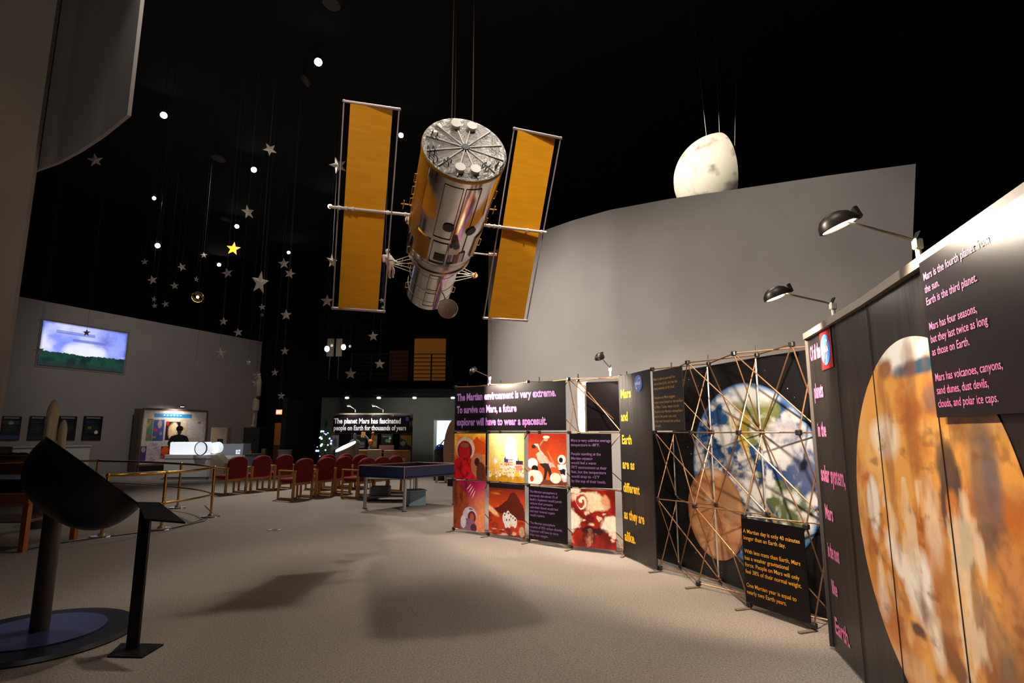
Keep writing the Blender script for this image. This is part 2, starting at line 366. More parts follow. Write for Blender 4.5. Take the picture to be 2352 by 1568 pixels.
# ================================================================ display plans
A0 = Plan([(-.9, 9.08), (-.35, 8.62), (.23, 8.14), (.77, 7.69), (1.4, 7.32)])
B0 = Plan([(1.42, 7.30), (1.52, 6.98), (1.60, 6.62), (1.63, 6.50)])
C0 = Plan([(1.62, 6.50), (1.83, 5.86), (2.05, 5.18), (2.31, 4.62)])
CB = Plan([(1.87, 6.60), (2.08, 5.95), (2.30, 5.27), (2.55, 4.70)])
D0 = Plan([(2.34, 4.75), (2.24, 4.19), (1.98, 3.1), (1.77, 2.33), (1.59, 1.67), (1.38, .9), (1.1, -.1)])
HZ = [.04, .77, 1.50, 2.22]
def truss(name, label, front, back, group, skip=()):
    t = thing(name, label, 'display frame', (front[0][0], front[0][1], 0), group=group)
    n = len(front)
    FN = [[Vector((p[0], p[1], z)) for z in HZ] for p in front]; BN = [[Vector((p[0], p[1], z)) for z in HZ] for p in back]
    def rod(a, b): MB().cyl(a, b, .0065, n=6).build('rod', rodm, t, world=True, smooth=True)
    for i in range(n):
        for j in range(4):
            MB().box(FN[i][j], (.045, .045, .045), Matrix.Rotation(.5, 3, 'Z'), .008).build('hub', hubm, t, world=True)
            MB().box(BN[i][j], (.04, .04, .04), Matrix.Rotation(.5, 3, 'Z'), .008).build('hub', hubm, t, world=True)
    for i in range(n):
        for j in range(3): rod(FN[i][j], BN[i][j+1]); rod(BN[i][j], FN[i][j+1])
    for i in range(n-1):
        for j in range(4): rod(FN[i][j], BN[i+1][j]); rod(BN[i][j], FN[i+1][j])
    for i in range(n-1):
        for j in range(3):
            if (i, j) in skip: continue
            rod(FN[i][j+1], BN[i+1][j]); rod(BN[i][j+1], FN[i+1][j]) if (i+j) % 2 else rod(FN[i+1][j+1], BN[i][j])
    for i in range(n):                                    # locating pins above and feet below
        MB().cyl(BN[i][3], BN[i][3]+Vector((0, 0, .09)), .007, n=6).build('pin', hubm, t, world=True)
        d = (BN[i][0]-FN[i][0]).normalized()
        MB().cyl(FN[i][0]-Vector((0, 0, .03)), FN[i][0], .016, n=8).cyl(BN[i][0]-Vector((0, 0, .03)), BN[i][0], .016, n=8).box(FN[i][0]-d*.07-Vector((0, 0, .032)), (.16, .035, .014), Matrix.Rotation(math.atan2(d.y, d.x), 3, 'Z'), .004).build('foot', mat('tan_foot', rgb(120, 98, 82), .6), t, world=True)
    return t
def shift(plan_pts, d):
    P = Plan(plan_pts); return [tuple(P.pos(c, 0, -d).xy) for c in P.c]
Apts = [tuple(p) for p in A0.p]; Cpts = [tuple(p) for p in C0.p]; Abk = shift(Apts, .27); Cbk = [tuple(p) for p in CB.p]
truss('popup_frame', 'folding lattice frame of bronze rods carrying the red planet posters', Apts, Abk, 'popup lattice frames')
tr2 = truss('popup_frame', 'open lattice frame of bronze rods standing in front of the globe mural', Cpts, Cbk, 'popup lattice frames')
for i in (0, 1, 2):
    for h0, h1 in ((.08, .73), (.8, 1.46), (1.53, 2.18)):
        p = CB.pos(CB.c[i], 0, .02); q = Vector((p.x, p.y, h0)); MB().cyl(q, q+Vector((0, 0, h1-h0)), .008, n=6).build('channel_bar', mat('pale_bar', rgb(210, 205, 200), .3, .3), tr2, world=True)
# ---- posters on frame A
def sheet_fn(plan, s0, s1, h0, h1, off): return lambda u, v, d: plan.pos(s0+(s1-s0)*u, h0+(h1-h0)*v, off-d)
def cell(i, a, b): c = A0.c; return c[i]+(c[i+1]-c[i])*a, c[i]+(c[i+1]-c[i])*b
violet = mat('violet_print', rgb(160, 104, 176), .6); dviolet = mat('dim_violet_print', rgb(128, 84, 140), .6)
yellow = mat('yellow_print', rgb(250, 180, 20), .6); pink = mat('pink_print', rgb(226, 120, 165), .6); tanp = mat('tan_print', rgb(176, 132, 70), .6); whitep = mat('white_print', rgb(235, 235, 245), .6)
def text_board(name, label, plan, s0, s1, h0, h1, off, lines, m, board=boardblk, bold=.012, group='text boards of the exhibit', nx=8):
    t = thing(name, label, 'text board', plan.pos(s0, h0, off), group=group)
    grid_sheet(plan, s0, s1, h0, h1, off, .006, nx, 2).build('board', board, t, world=True)
    lettering(lines, lambda x, y: plan.pos(s0+x, h0+y, off+.0025), m, t, bold=bold); return t
s0, s1 = cell(0, .02, .02)[0], cell(2, 0, .95)[1]
text_board('title_board', 'wide black title board with violet heading over the picture posters', A0, s0, s1, 1.53, 2.20, .03,
    [('The Martian environment is very extreme.', .05, .465, .155, 1.92), ('To survive on Mars, a future', .05, .27, .155, 1.22), ('explorer will have to wear a spacesuit.', .05, .08, .155, 1.76)], violet, bold=.036)
def rows(txt, x, y0, dy, sz, sq=1.0):
    out = []
    for k, l in enumerate(txt):
        if l: out.append((l, x, y0-dy*k, sz, None))
    return out
s0, s1 = cell(3, .02, .82)
text_board('text_board', 'black text board with violet lines about cold air, right of the lander poster', A0, s0, s1, .80, 1.485, .03,
    rows(['Mars is very cold-the average', 'temperature is -80\u00b0F.', '', 'People standing at the', 'Martian equator', 'would feel a warm', '70\u00b0F environment at their', 'feet, but the temperature', 'would drop to -15\u00b0F', 'by the top of their heads.'], .02, .58, .058, .052), dviolet)
s0, s1 = cell(2, .04, .95)
text_board('text_board', 'black text board with dim violet lines in bottom row beside swirl poster', A0, s0, s1, .06, .765, .03,
    rows(['The Martian atmosphere is', 'extremely thin-about 1% of', 'Earth\'s. Explorers would perish', 'without their pressure', 'suits-their blood would boil', 'and their internal organs', 'would rupture.', '', 'The Martian atmosphere', 'consists of 95% carbon dioxide.', 'Explorers will have to carry', 'their own oxygen.'], .02, .62, .052, .047), dviolet)
s0, s1 = cell(3, .22, .98)
bb = thing('backing_board', 'plain black board behind crossed rods at top of the frame', 'board', A0.pos(s0, 1.52, -.2)); grid_sheet(A0, s0, s1, 1.52, 2.18, -.2, .008, 4, 2).build('board', boardblk, bb, world=True)
s0, s1 = cell(3, -.02, .2)
tag(grid_sheet(A0, s0, s1, 1.50, 2.2, -.27, .006, 2, 4).build('fabric_strip', mat('white_fabric', rgb(240, 236, 228), .8)), 'narrow white fabric strip lit bright between title board and black board', 'fabric strip')
def poster(label, i, a, b, h0, h1, art, name='poster'):
    s0, s1 = cell(i, a, b); t = thing(name, label, 'poster', A0.pos(s0, h0, .03), group='picture posters on the lattice frame')
    picture('print', art, sheet_fn(A0, s0, s1, h0, h1, .03), t); return t
# astronaut in red light
a = paint_grid(110, 130).grad((150, 20, 10), (255, 190, 60)); a.cloud((230, 90, 20), .35, .7, 5, 3, .8)
a.poly([(.5, .72), (.62, .85), (.72, .93), (.82, .86), (1, .8), (1, .55), (.5, .55)], (205, 70, 20), wob=.02)
a.ell(.36, .66, .30, .26, (225, 190, 170)).ell(.34, .62, .24, .22, (120, 20, 22)).ell(.32, .62, .19, .18, (190, 16, 40), wob=.2).ell(.34, .74, .14, .05, (150, 90, 50))
a.ell(.33, .18, .42, .32, (215, 14, 34), wob=.12).cloud((90, 4, 10), .5, .75, 9, 8, .8, m=(a.Y < .5)&(a.X < .62))
a.ell(.76, .32, .22, .26, (180, 110, 70), wob=.1).ell(.74, .38, .08, .09, (60, 14, 10)).ell(.86, .16, .14, .22, (90, 40, 26), wob=.1)
poster('astronaut in a red glow poster, left end of the middle row', 0, .03, .95, .80, 1.485, a)
# rocket with crew and flags
a = paint_grid(110, 130).grad((236, 170, 40), (255, 214, 110)); a.ell(.5, .8, .5, .35, (255, 230, 150), 1.2)
a.poly([(.49, .42), (.49, .78), (.53, .9), (.6, .97), (.67, .96), (.75, .88), (.8, .76), (.82, .5), (.9, .38), (.9, .3), (.46, .3)], (252, 248, 240)).poly([(.74, .85), (.79, .76), (.82, .52), (.76, .5)], (214, 200, 190))
a.poly([(.45, .47), (.5, .55), (.5, .40), (.45, .40)], (60, 50, 50)).poly([(.82, .52), (.9, .38), (.84, .38)], (70, 60, 60))
a.box(0, 0, 1, .12, (200, 140, 20)).cloud((120, 80, 10), .5, .8, 6, 4, .7, 1, 3, (a.Y < .14))
rp = random.Random(2)
for k in range(34): x, y = rp.random(), rp.uniform(.12, .34); a.ell(x, y, .035, .075, (236, 214, 180), .3, wob=.4, seed=k).ell(x+.01, y+.04, .012, .016, (120, 76, 34), .5).ell(x, y-.06, .03, .015, (150, 100, 40), .6, k=.7)
a.ell(.2, .42, .05, .07, (245, 235, 220), wob=.2)
for k in range(7): a.box(.45, .345+.018*k, .70, .354+.018*k, (200, 40, 40))
a.box(.45, .40, .56, .47, (50, 60, 130)).box(.78, .36, .97, .44, (40, 40, 60)).box(.78, .36, .97, .37, (220, 60, 50)).poly([(.78, .24), (.95, .24), (.95, .34), (.78, .34)], (190, 60, 60), .7)
poster('white rocket on yellow poster with crew and flags', 1, .04, .93, .80, 1.485, a)
# lander in front of red sky
a = paint_grid(110, 130).grad((232, 110, 40), (150, 18, 8)); a.cloud((210, 60, 20), .4, .8, 3, 2, .5)
a.box(0, 0, 1, .10, (110, 60, 40)).poly([(.2, .6), (.34, .66), (.5, .52), (.68, .40), (.74, .34), (.6, .34), (.3, .42)], (200, 180, 160), wob=.03)
a.poly([(.1, .73), (.18, .80), (.27, .8), (.33, .68), (.42, .60), (.38, .58), (.3, .66), (.24, .76), (.14, .7)], (225, 205, 185)).ell(.15, .74, .06, .04, (60, 30, 20)).poly([(.3, .78), (.42, .9), (.45, .88), (.33, .75)], (160, 120, 90)).ell(.49, .93, .09, .03, (245, 220, 190)).ell(.48, .88, .05, .03, (200, 170, 140)).poly([(.5, .66), (.53, .66), (.72, .4), (.66, .4)], (210, 120, 80))
a.ell(.12, .4, .14, .11, (240, 235, 225)).ell(.18, .30, .09, .07, (20, 18, 18)).ell(.16, .12, .22, .16, (235, 225, 210), wob=.1).ell(.1, .1, .05, .06, (190, 60, 40))
a.poly([(.3, .4), (.55, .42), (.6, .3), (.68, .1), (.6, .05), (.52, .28), (.46, .1), (.4, .1), (.44, .3)], (50, 32, 26), wob=.02)
a.ell(.72, .14, .14, .10, (235, 225, 205), wob=.1).ell(.88, .5, .1, .09, (235, 235, 235)).ell(.86, .49, .05, .05, (20, 20, 22)).poly([(.78, .4), (.99, .42), (1, .1), (.9, .08), (.82, .24)], (225, 225, 225), wob=.04).poly([(.8, .3), (.97, .3), (.96, .2), (.84, .2)], (30, 26, 26), wob=.05)
poster('lander and astronauts under red sky poster, third in middle row', 2, .03, .95, .80, 1.485, a)
# astronaut by the cliff
a = paint_grid(110, 130).grad((170, 60, 44), (190, 20, 90)); a.ell(.95, .1, .45, .6, (240, 140, 90), 1.0).ell(.5, .95, .4, .2, (170, 16, 70), 1)
a.poly([(0, 0), (0, 1), (.15, 1), (.3, .84), (.42, .7), (.5, .5), (.42, .3), (.3, 0)], (165, 72, 26), wob=.05).cloud((90, 30, 14), .45, .7, 10, 6, .8, 1.8, .6, (a.X < .5))
for k in range(4): a.ell(.5+.05*k, .88-.05*k, .09, .012, (250, 190, 190), .6, ang=.7+.1*k)
a.ell(.53, .30, .22, .17, (214, 200, 214)).ell(.60, .27, .13, .12, (110, 34, 30)).ell(.6, .26, .07, .09, (190, 90, 60)).ell(.48, .08, .26, .16, (150, 100, 130), wob=.08).ell(.33, .16, .09, .13, (225, 215, 225)).box(.5, .42, .62, .44, (60, 70, 150)).ell(.66, .06, .1, .08, (80, 40, 60))
poster('magenta sky poster with helmeted astronaut by a cliff, bottom left corner', 0, .03, .94, .055, .775, a)
# crew on the plain
a = paint_grid(110, 130).grad((220, 70, 16), (40, 12, 12), .5, 1); a.cloud((250, 140, 40), .45, .7, 3, 5, .9, .6, 2.5, (a.Y > .45)&(a.Y < .86)).box(0, .9, 1, 1, (18, 12, 16))
a.poly([(.12, .50), (.35, .58), (.5, .66), (.62, .8), (.7, .86), (.8, .8), (.9, .66), (1, .55), (1, .3), (.3, .42)], (92, 24, 12), wob=.04)
a.poly([(0, .56), (.2, .46), (.45, .36), (.7, .3), (1, .28), (1, 0), (0, 0)], (190, 52, 14), wob=.04).cloud((80, 16, 8), .45, .7, 7, 9, .9, .7, 1.6, (a.Y < .42)).ell(.1, .46, .2, .05, (255, 190, 140), .6, ang=-.5)
for k, (x, y) in enumerate([(.45, .34), (.55, .38), (.62, .33), (.68, .3), (.5, .25), (.74, .27), (.58, .26)]): a.ell(x, y, .055, .1, (235, 225, 215), wob=.22, seed=k).ell(x+.01, y+.05, .018, .02, (60, 30, 20))
a.ell(.62, .2, .03, .02, (240, 190, 60)).ell(.92, .12, .08, .1, (190, 150, 120), wob=.3).cloud((230, 190, 160), .6, .7, 14, 12, .8, .5, 2, (a.Y < .14))
poster('orange plain poster with white suited crew and dark mountain, bottom row', 1, .05, .94, .055, .775, a)
# swirling clouds poster
a = paint_grid(150, 180).fill((160, 24, 8)); a.cloud((104, 10, 6), .42, .68, 4, 3, .9)
X0, Y0 = a.X.copy(), a.Y.copy(); a.X = X0+.10*(fbm(X0, Y0, 5, 61)-.5)+.04*(fbm(X0, Y0, 16, 8)-.5); a.Y = Y0+.10*(fbm(Y0, X0, 5, 33)-.5)+.04*(fbm(Y0, X0, 16, 18)-.5)
a.ell(.36, .84, .34, .11, (240, 216, 182), .35, wob=.25, seed=4).ell(.58, .72, .26, .10, (236, 208, 170), .4, wob=.3).ell(.78, .80, .1, .12, (214, 150, 110), .5, wob=.4)
dx, dy = a.X-.24, a.Y-.78; rr = np.sqrt(dx*dx+dy*dy*1.4); sp = np.sin(np.arctan2(dy, dx)*1.0+rr*46); a.mix((rr < .2)*np.clip(sp*2, 0, 1)*np.clip((.2-rr)/.06, 0, 1), (178, 50, 26)).mix((rr < .14)*np.clip(-sp*2, 0, 1), (246, 226, 198))
a.ell(.02, .44, .20, .20, (242, 230, 206), .2, wob=.35).ell(.9, .42, .22, .15, (244, 230, 205), .25, wob=.35, seed=8).ell(.08, .97, .12, .05, (240, 215, 190), .3, wob=.3).ell(.95, .26, .12, .08, (240, 214, 190), .3, wob=.4)
for k, (x, y, r) in enumerate([(.36, .60, .07), (.5, .63, .05), (.64, .50, .05), (.30, .47, .04), (.46, .40, .06), (.74, .58, .04), (.9, .16, .05), (.56, .28, .05), (.6, .66, .03)]): a.ell(x, y, r, r*.6, (240, 204, 166), .5, wob=.5, seed=k)
a.ell(.5, .30, .24, .06, (52, 8, 6), .5, wob=.5).ell(.42, .48, .1, .08, (90, 12, 6), .6, wob=.5, k=.8).cloud((232, 160, 120), .55, .72, 7, 19, .7, m=(a.Y < .32)&(a.X < .5)).cloud((60, 8, 6), .5, .7, 6, 29, .8, m=(a.Y < .3))
a.X, a.Y = X0, Y0
poster('dark red poster of pale swirling cloud patterns, bottom row right', 3, .03, .86, .055, .775, a)
# ---- banner B
def emblem(parent, fn, cx, cy, r, square=False):
    """round blue space agency emblem laid on a sheet"""
    if square:
        MB().slab([fn(cx-r*1.05, cy-r*1.25, .001), fn(cx+r*1.25, cy-r*1.25, .001), fn(cx+r*1.25, cy+r*1.35, .001), fn(cx-r*1.05, cy+r*1.35, .001)], fn(0, 0, .0015)-fn(0, 0, 0)).build('emblem_square', mat('red_square', rgb(150, 20, 24), .5), parent, world=True)
    n = 36; m = MB(); m.slab([fn(cx+r*math.cos(2*PI*k/n), cy+r*math.sin(2*PI*k/n), .003) for k in range(n)], fn(0, 0, .002)-fn(0, 0, 0)); m.build('emblem_disc', mat('emblem_blue', rgb(66, 124, 214), .5), parent, world=True)
    m = MB()                                       # white orbit ring
    ring = [(math.cos(t)*r*.42*1.0, math.sin(t)*r*.78) for t in [2*PI*k/40 for k in range(40)]]; rt = -.75
    for k in range(40):
        q = []
        for (x, y), sc in ((ring[k], 1), (ring[(k+1) % 40], 1), (ring[(k+1) % 40], .88), (ring[k], .88)):
            x *= sc; y *= sc; q.append(fn(cx+x*math.cos(rt)-y*math.sin(rt), cy+x*math.sin(rt)+y*math.cos(rt), .0065))
        m.add(q, [(0, 1, 2, 3)])
    m.build('emblem_orbit', whitep, parent, world=True)
    m = MB().add([fn(cx+x*r, cy+y*r, .0075) for x, y in [(1.05, 1.1), (.3, .15), (-.5, -.95), (-.38, -.98), (.42, .1), (.1, -.25), (.3, -.1)]], [(0, 1, 5, 6), (1, 2, 3, 4)]); m.build('emblem_swoosh', mat('swoosh_red', rgb(235, 60, 50), .5), parent, world=True)
    lettering([('NASA', cx-r*.78, cy-r*.16, r*.5, r*1.56)], lambda x, y: fn(x, y, .0095), whitep, parent, 'emblem_lettering', bold=.03)
bt = thing('banner', 'tall black banner with yellow heading and round blue emblem between the frames', 'banner', B0.pos(0, 0, 0), group='black fabric banners')
grid_sheet(B0, 0, B0.L, .02, 2.22, .05, .012, 12, 4).build('fabric', vinyl, bt, world=True)
BL = []
for t_, y, wd in (('Mars', 1.93, .27), ('and', 1.645, .17), ('Earth', 1.36, .25), ('are as', 1.06, .30), ('different', .78, .42), ('as they are', .46, .52), ('alike.', .20, .26)): BL.append((t_, .05, y, .155, wd))
lettering(BL, lambda x, y: B0.pos(x, y, .054), yellow, bt, bold=.03)
emblem(bt, lambda x, y, d: B0.pos(x, y, .052+d), .54, 2.08, .10)
# ---- globe mural behind the open frame
gt = thing('globe_mural', 'black starry mural with large blue globe and small tan globe', 'mural', CB.pos(0, 0, 0), group='large planet murals')
grid_sheet(CB, 0, CB.L, .03, 2.2, -.02, .01, 12, 4).build('fabric', mat('starry_black', (.008, .007, .008), .45), gt, world=True)
grid_sheet(Plan([(1.64, 7.12), (1.87, 6.60)]), 0, .565, .03, 1.5, -.02, .01, 3, 2).build('side_drape', MATS['starry_black'], gt, world=True)
def star_specks():
    m = MB(); r = random.Random(4)
    for k in range(70):
        s_, h = r.uniform(.05, CB.L-.05), r.uniform(.1, 2.15); q = r.choice((.003, .004, .006))
        m.add([CB.pos(s_+q*x, h+q*y, -.018) for x, y in ((1, 0), (0, 1), (-1, 0), (0, -1))], [(0, 1, 2, 3)])
    m.build('star_print', whitep, gt, world=True)
star_specks()
def earth(a):
    X, Y = a.X, a.Y; R = np.sqrt(X*X+Y*Y); a.fill((38, 84, 140)); a.cloud((24, 60, 120), .4, .7, 2, 31, .8)
    a.ell(-.1, -.5, .35, .3, (22, 100, 138), .8, k=.6)
    a.poly([(-.28, .62), (-.2, .8), (.0, .9), (.3, .9), (.55, .74), (.5, .6), (.42, .5), (.34, .36), (.26, .22), (.2, .3), (.1, .3), (.04, .22), (.13, .06), (.22, -.02), (.26, -.1), (.18, -.06), (.02, .08), (-.1, .3), (-.2, .44)], (136, 140, 84), wob=.07)
    a.poly([(-.2, .46), (-.1, .34), (.0, .14), (.08, .2), (.02, .4), (.1, .6), (-.05, .68), (-.24, .62)], (222, 180, 60), .85, wob=.05)
    a.poly([(.26, -.14), (.4, -.06), (.62, -.1), (.78, -.22), (.86, -.38), (.76, -.6), (.6, -.76), (.46, -.9), (.42, -.82), (.46, -.6), (.38, -.44), (.26, -.3)], (96, 110, 66), wob=.07)
    a.poly([(.26, -.16), (.24, -.3), (.38, -.46), (.44, -.62), (.4, -.84), (.34, -.8), (.38, -.6), (.3, -.46), (.18, -.3), (.2, -.16)], (214, 176, 96), .8, wob=.04)
    a.cloud((60, 90, 44), .45, .7, 6, 44, .5, m=(a.A[..., 1] > a.A[..., 2]))
    a.cloud((246, 244, 240), .50, .64, 3.2, 52, .95, 1, 1.5).cloud((250, 248, 246), .50, .70, 7, 63, .85, 1.3, 1)
    a.ell(.55, .45, .16, .12, (210, 205, 215), .6, wob=.4, k=.6).ell(.2, .95, .5, .2, (236, 236, 238), .6, k=.8)
    a.ell(.8, .25, .3, .5, (120, 110, 130), .7, k=.4)
    a.mix(np.clip((R-.93)/.05, 0, 1)*.85, (78, 134, 196)).mix(np.clip((R-.975)/.025, 0, 1), (20, 40, 80))
disc_picture('globe_print', CB, 1.152, 1.134, .845, -.014, earth, gt, 150, 280)
def small_mars(a):
    X, Y = a.X, a.Y; a.fill((214, 150, 96)); a.cloud((236, 184, 132), .4, .65, 2, 3, .8).cloud((170, 104, 60), .5, .75, 4, 9, .7, .6, 1.8)
    a.ell(.5, .3, .3, .5, (120, 96, 78), .6, k=.5, wob=.2).ell(-.2, .3, .12, .12, (250, 220, 190), .7).ell(0, .95, .4, .12, (235, 200, 160), .5).ell(.2, -.75, .4, .15, (150, 110, 80), .6, k=.5, wob=.2)
    R = np.sqrt(X*X+Y*Y); a.mix(np.clip((R-.9)/.1, 0, 1)*.6, (120, 80, 40))
disc_picture('small_globe_print', CB, .637, .684, .452, -.008, small_mars, gt, 70, 140)
text_board('text_board', 'gray black text board with tan lines hung at top of the open frame', C0, .03, .60, 1.52, 2.19, .02,
    rows(['Mars is about one-half the', 'size of the Earth, but has the', 'same amount of dry land.', '', 'Features on Mars suggest', 'water once flowed on the surface', 'of Mars. Today, water can be', 'found in the Martian atmosphere', 'and in the polar caps, and', 'may exist beneath the surface', 'as well.'], .02, .56, .052, .044), tanp, mat('charcoal_board', (.022, .020, .020), .5))
text_board('text_board', 'black text board with yellow lines hung low before the blue globe', C0, C0.c[2]-.02, C0.c[3]-.01, .05, .76, .02,
    rows(['A Martian day is only 40 minutes', 'longer than an Earth day.', '', 'With less mass than Earth, Mars', 'has a weaker gravitational', 'force. People on Mars will only', 'feel 38% of their normal weight.', '', 'One Martian year is equal to', 'nearly two Earth years.'], .02, .585, .056, .0475), mat('amber_print', rgb(240, 170, 40), .6), bold=.008)
# ---- mural D
dt = thing('planet_mural', 'long black banner wall with the huge orange planet and pink column of words', 'mural', D0.pos(.5, 0, 0), group='large planet murals')
seams = [.50, 1.125, 1.72, 2.44, 3.13, 3.8, 4.5]
for a_, b_ in zip(seams, seams[1:]):
    grid_sheet(D0, a_+.003, b_-.003, .02, 2.215, 0, .012, 10, 4).build('banner_panel', vinyl, dt, world=True)
for s_ in seams[1:-1]:
    MB().cyl(D0.pos(s_, .02, .006), D0.pos(s_, 2.2, .006), .0025, n=6).build('seam', mat('seam_dark', rgb(46, 34, 26), .6), dt, world=True)
grid_sheet(D0, .5, 4.5, 2.2, 2.245, .03, .05, 40, 1).build('top_rail', mat('gray_rail', rgb(120, 108, 96), .6), dt, world=True)
grid_sheet(D0, .493, .503, .02, 2.2, .02, .28, 1, 1).build('end_flap', mat('gray_flap', rgb(70, 62, 58), .7), dt, world=True)
def mars(a):
    X, Y = a.X, a.Y; a.fill((214, 134, 52)); a.cloud((236, 164, 74), .38, .62, 1.6, 5, .9, .7, 1.3).cloud((184, 92, 26), .48, .72, 3, 14, .85, .8, 1.6).cloud((240, 190, 120), .55, .75, 5, 27, .55)
    a.ell(-.08, .92, .34, .10, (250, 240, 226), .4, wob=.3).ell(.14, .83, .26, .05, (28, 84, 104), .5, wob=.45, seed=6).ell(-.3, .86, .12, .06, (150, 100, 60), .5, wob=.4).ell(.25, .66, .1, .07, (120, 96, 86), .7, k=.7, wob=.4)
    a.ell(-.42, .47, .20, .12, (252, 232, 196), .6, wob=.2).ell(-.72, .03, .1, .18, (240, 222, 200), .4, wob=.35, seed=2)
    a.ell(-.42, -.22, .22, .1, (246, 228, 206), .5, wob=.5, seed=12, ang=-.5).ell(-.12, -.32, .17, .2, (246, 230, 208), .5, wob=.4, seed=13).ell(-.7, -.5, .1, .16, (220, 190, 164), .6, wob=.5, k=.8).ell(.12, .05, .1, .22, (236, 204, 170), .7, k=.7, wob=.3)
    a.ell(.36, .18, .11, .26, (74, 58, 50), .35, wob=.6, seed=21).ell(.36, .1, .06, .12, (196, 116, 50), .5, wob=.5, seed=4).ell(.33, .36, .1, .08, (96, 70, 52), .6, k=.8, wob=.6).ell(.45, .0, .06, .14, (86, 62, 50), .5, k=.8, wob=.5)
    a.ell(.66, .28, .13, .3, (110, 90, 78), .6, wob=.35, k=.8).ell(.72, .35, .06, .16, (70, 80, 92), .8, k=.5).ell(.5, -.3, .1, .16, (104, 112, 116), .8, k=.6, wob=.5).ell(.78, -.1, .09, .2, (206, 130, 66), .6, wob=.3)
    a.ell(.25, -.6, .4, .07, (92, 52, 30), .5, wob=.6, seed=31, ang=-.5, k=.85).ell(-.2, -.55, .1, .04, (90, 44, 22), .5, wob=.6).ell(.02, -.55, .08, .12, (246, 220, 188), .7, wob=.5).ell(.7, -.6, .16, .3, (92, 74, 64), .7, wob=.5, k=.8).ell(.5, -.85, .3, .1, (70, 54, 46), .7, wob=.5, k=.8).ell(-.3, -.8, .3, .08, (226, 180, 130), .8, k=.6, wob=.4)
    a.cloud((120, 62, 22), .62, .78, 9, 41, .6, .7, 1.4).cloud((70, 48, 36), .60, .72, 5, 77, .5, m=np.clip(X*1.5, 0, 1)).cloud((150, 110, 84), .45, .7, 2, 52, .55, m=np.clip(X-.05, 0, 1)*(Y < .3))
    a.cloud((150, 78, 24), .5, .7, 3.5, 91, .6, 1.6, .7).cloud((252, 226, 186), .6, .72, 4.5, 15, .55, 1.3, .6, m=(Y < .25)*1.0)
disc_picture('planet_print', D0, 2.154, 1.068, .873, .0035, mars, dt, 220, 420, m=art_mat('planet_art', .32))
DL = [('Of all the', .545, 2.03, .15, .25), ('planets', .56, 1.75, .15, .22), ('in the', .57, 1.475, .14, .2), ('solar system,', .56, 1.16, .16, .52), ('Mars', .58, .90, .14, .18), ('is the most', .57, .64, .14, .25), ('like', .59, .40, .13, .12), ('Earth.', .585, .14, .15, .30)]
lettering(DL, lambda x, y: D0.pos(x, y, .004), pink, dt, bold=.028)
emblem(dt, lambda x, y, d: D0.pos(x, y, .004+d), .93, 2.06, .105, True)
text_board('text_board', 'large black text sheet with pink lines hung over the orange planet', D0, 2.50, 3.45, 1.56, 2.21, .035,
    rows(['Mars is the fourth planet from', 'the sun.', 'Earth is the third planet.', '', 'Mars has four seasons,', 'but they last twice as long', 'as those on Earth.', '', 'Mars has volcanoes, canyons,', 'sand dunes, dust devils,', 'clouds, and polar ice caps.'], .03, .565, .0525, .046), pink, boardblk, bold=.006, nx=14)
# ---- gooseneck exhibit lamps
def lamp(label, base, head, tgt, power, ang=120, sz=1.0, shine=None):
    base, head = Vector(base), Vector(head); t = thing('exhibit_lamp', label, 'lamp', base, group='gooseneck lamps on the display')
    d = (head-base).normalized()
    MB().cyl(base-Vector((0, 0, .07)), base+Vector((0, 0, .02)), .012).box(base+Vector((0, 0, .02)), (.04, .03, .05), None, .006).build('clamp', mat('cream_plastic', rgb(225, 220, 205), .5), t, world=True)
    MB().box(base+Vector((0, 0, .055)), (.012, .03, .05), Matrix.Rotation(.5, 3, 'Y'), .003).build('clamp_lever', hubm, t, world=True)
    MB().tube([base+Vector((0, 0, .03)), base+d*.05+Vector((0, 0, .035)), head+Vector((0, 0, .035))], .0065, 8).build('arm', mat('arm_metal', rgb(150, 136, 116), .3, .8), t, world=True, smooth=True)
    aim = (Vector(tgt)-head).normalized(); c = head
    fw = (aim.cross(d.cross(aim))).normalized()           # long direction of the head
    R = Matrix((fw, aim.cross(fw), -aim)).transposed(); m = MB()
    prof = [(.0, .072), (.028, .068), (.05, .052), (.064, .026), (.068, 0), (.062, -.004), (.058, .0)]
    m.lathe([(r*sz, h*sz) for r, h in prof], (0, 0, 0), (0, 0, 1), 24); vs = []
    for v in m.v: vs.append(c+R@Vector((v.x*1.35, v.y*.85, v.z)))
    m.v = vs; m.build('lamp_shade', lampdark, t, world=True, smooth=True)
    m = MB(); m.box((0, 0, .006*sz), (.13*sz, .06*sz, .006*sz)); m.v = [c+R@v for v in m.v]; m.build('lamp_glass', bulb, t, world=True)
    MB().box(c-fw*.085*sz+Vector((0, 0, .03*sz)), (.022, .03, .06), R, .004).build('lamp_handle', lampdark, t, world=True)
    spot('lamp_light', c+aim*.02*sz, shine or tgt, power, ang, (1, .84, .66), .05, .5); return t
def lampset(label, plan, s, out, up, tgt, power, **k):
    b = plan.pos(s, 2.30, .0); h = plan.pos(s, 2.30+up, out); lamp(label, b, h, tgt, power, **k)
lampset('nearest gooseneck lamp over the orange planet mural, seen largest', D0, 2.42, .30, .13, D0.pos(2.47, 1.70, 0), 65, ang=118, shine=D0.pos(2.95, 1.8, 0))
lampset('gooseneck lamp over the pink words, second nearest', D0, 1.14, .33, .10, D0.pos(1.15, 1.45, 0), 330, ang=100, shine=CB.pos(1.3, 1.35, 0))
lampset('small lamp clamped beside the round emblem at the frame end', A0, A0.c[3]+.60, .36, .12, A0.pos(A0.c[3]+.55, 1.6, 0), 120, ang=120)
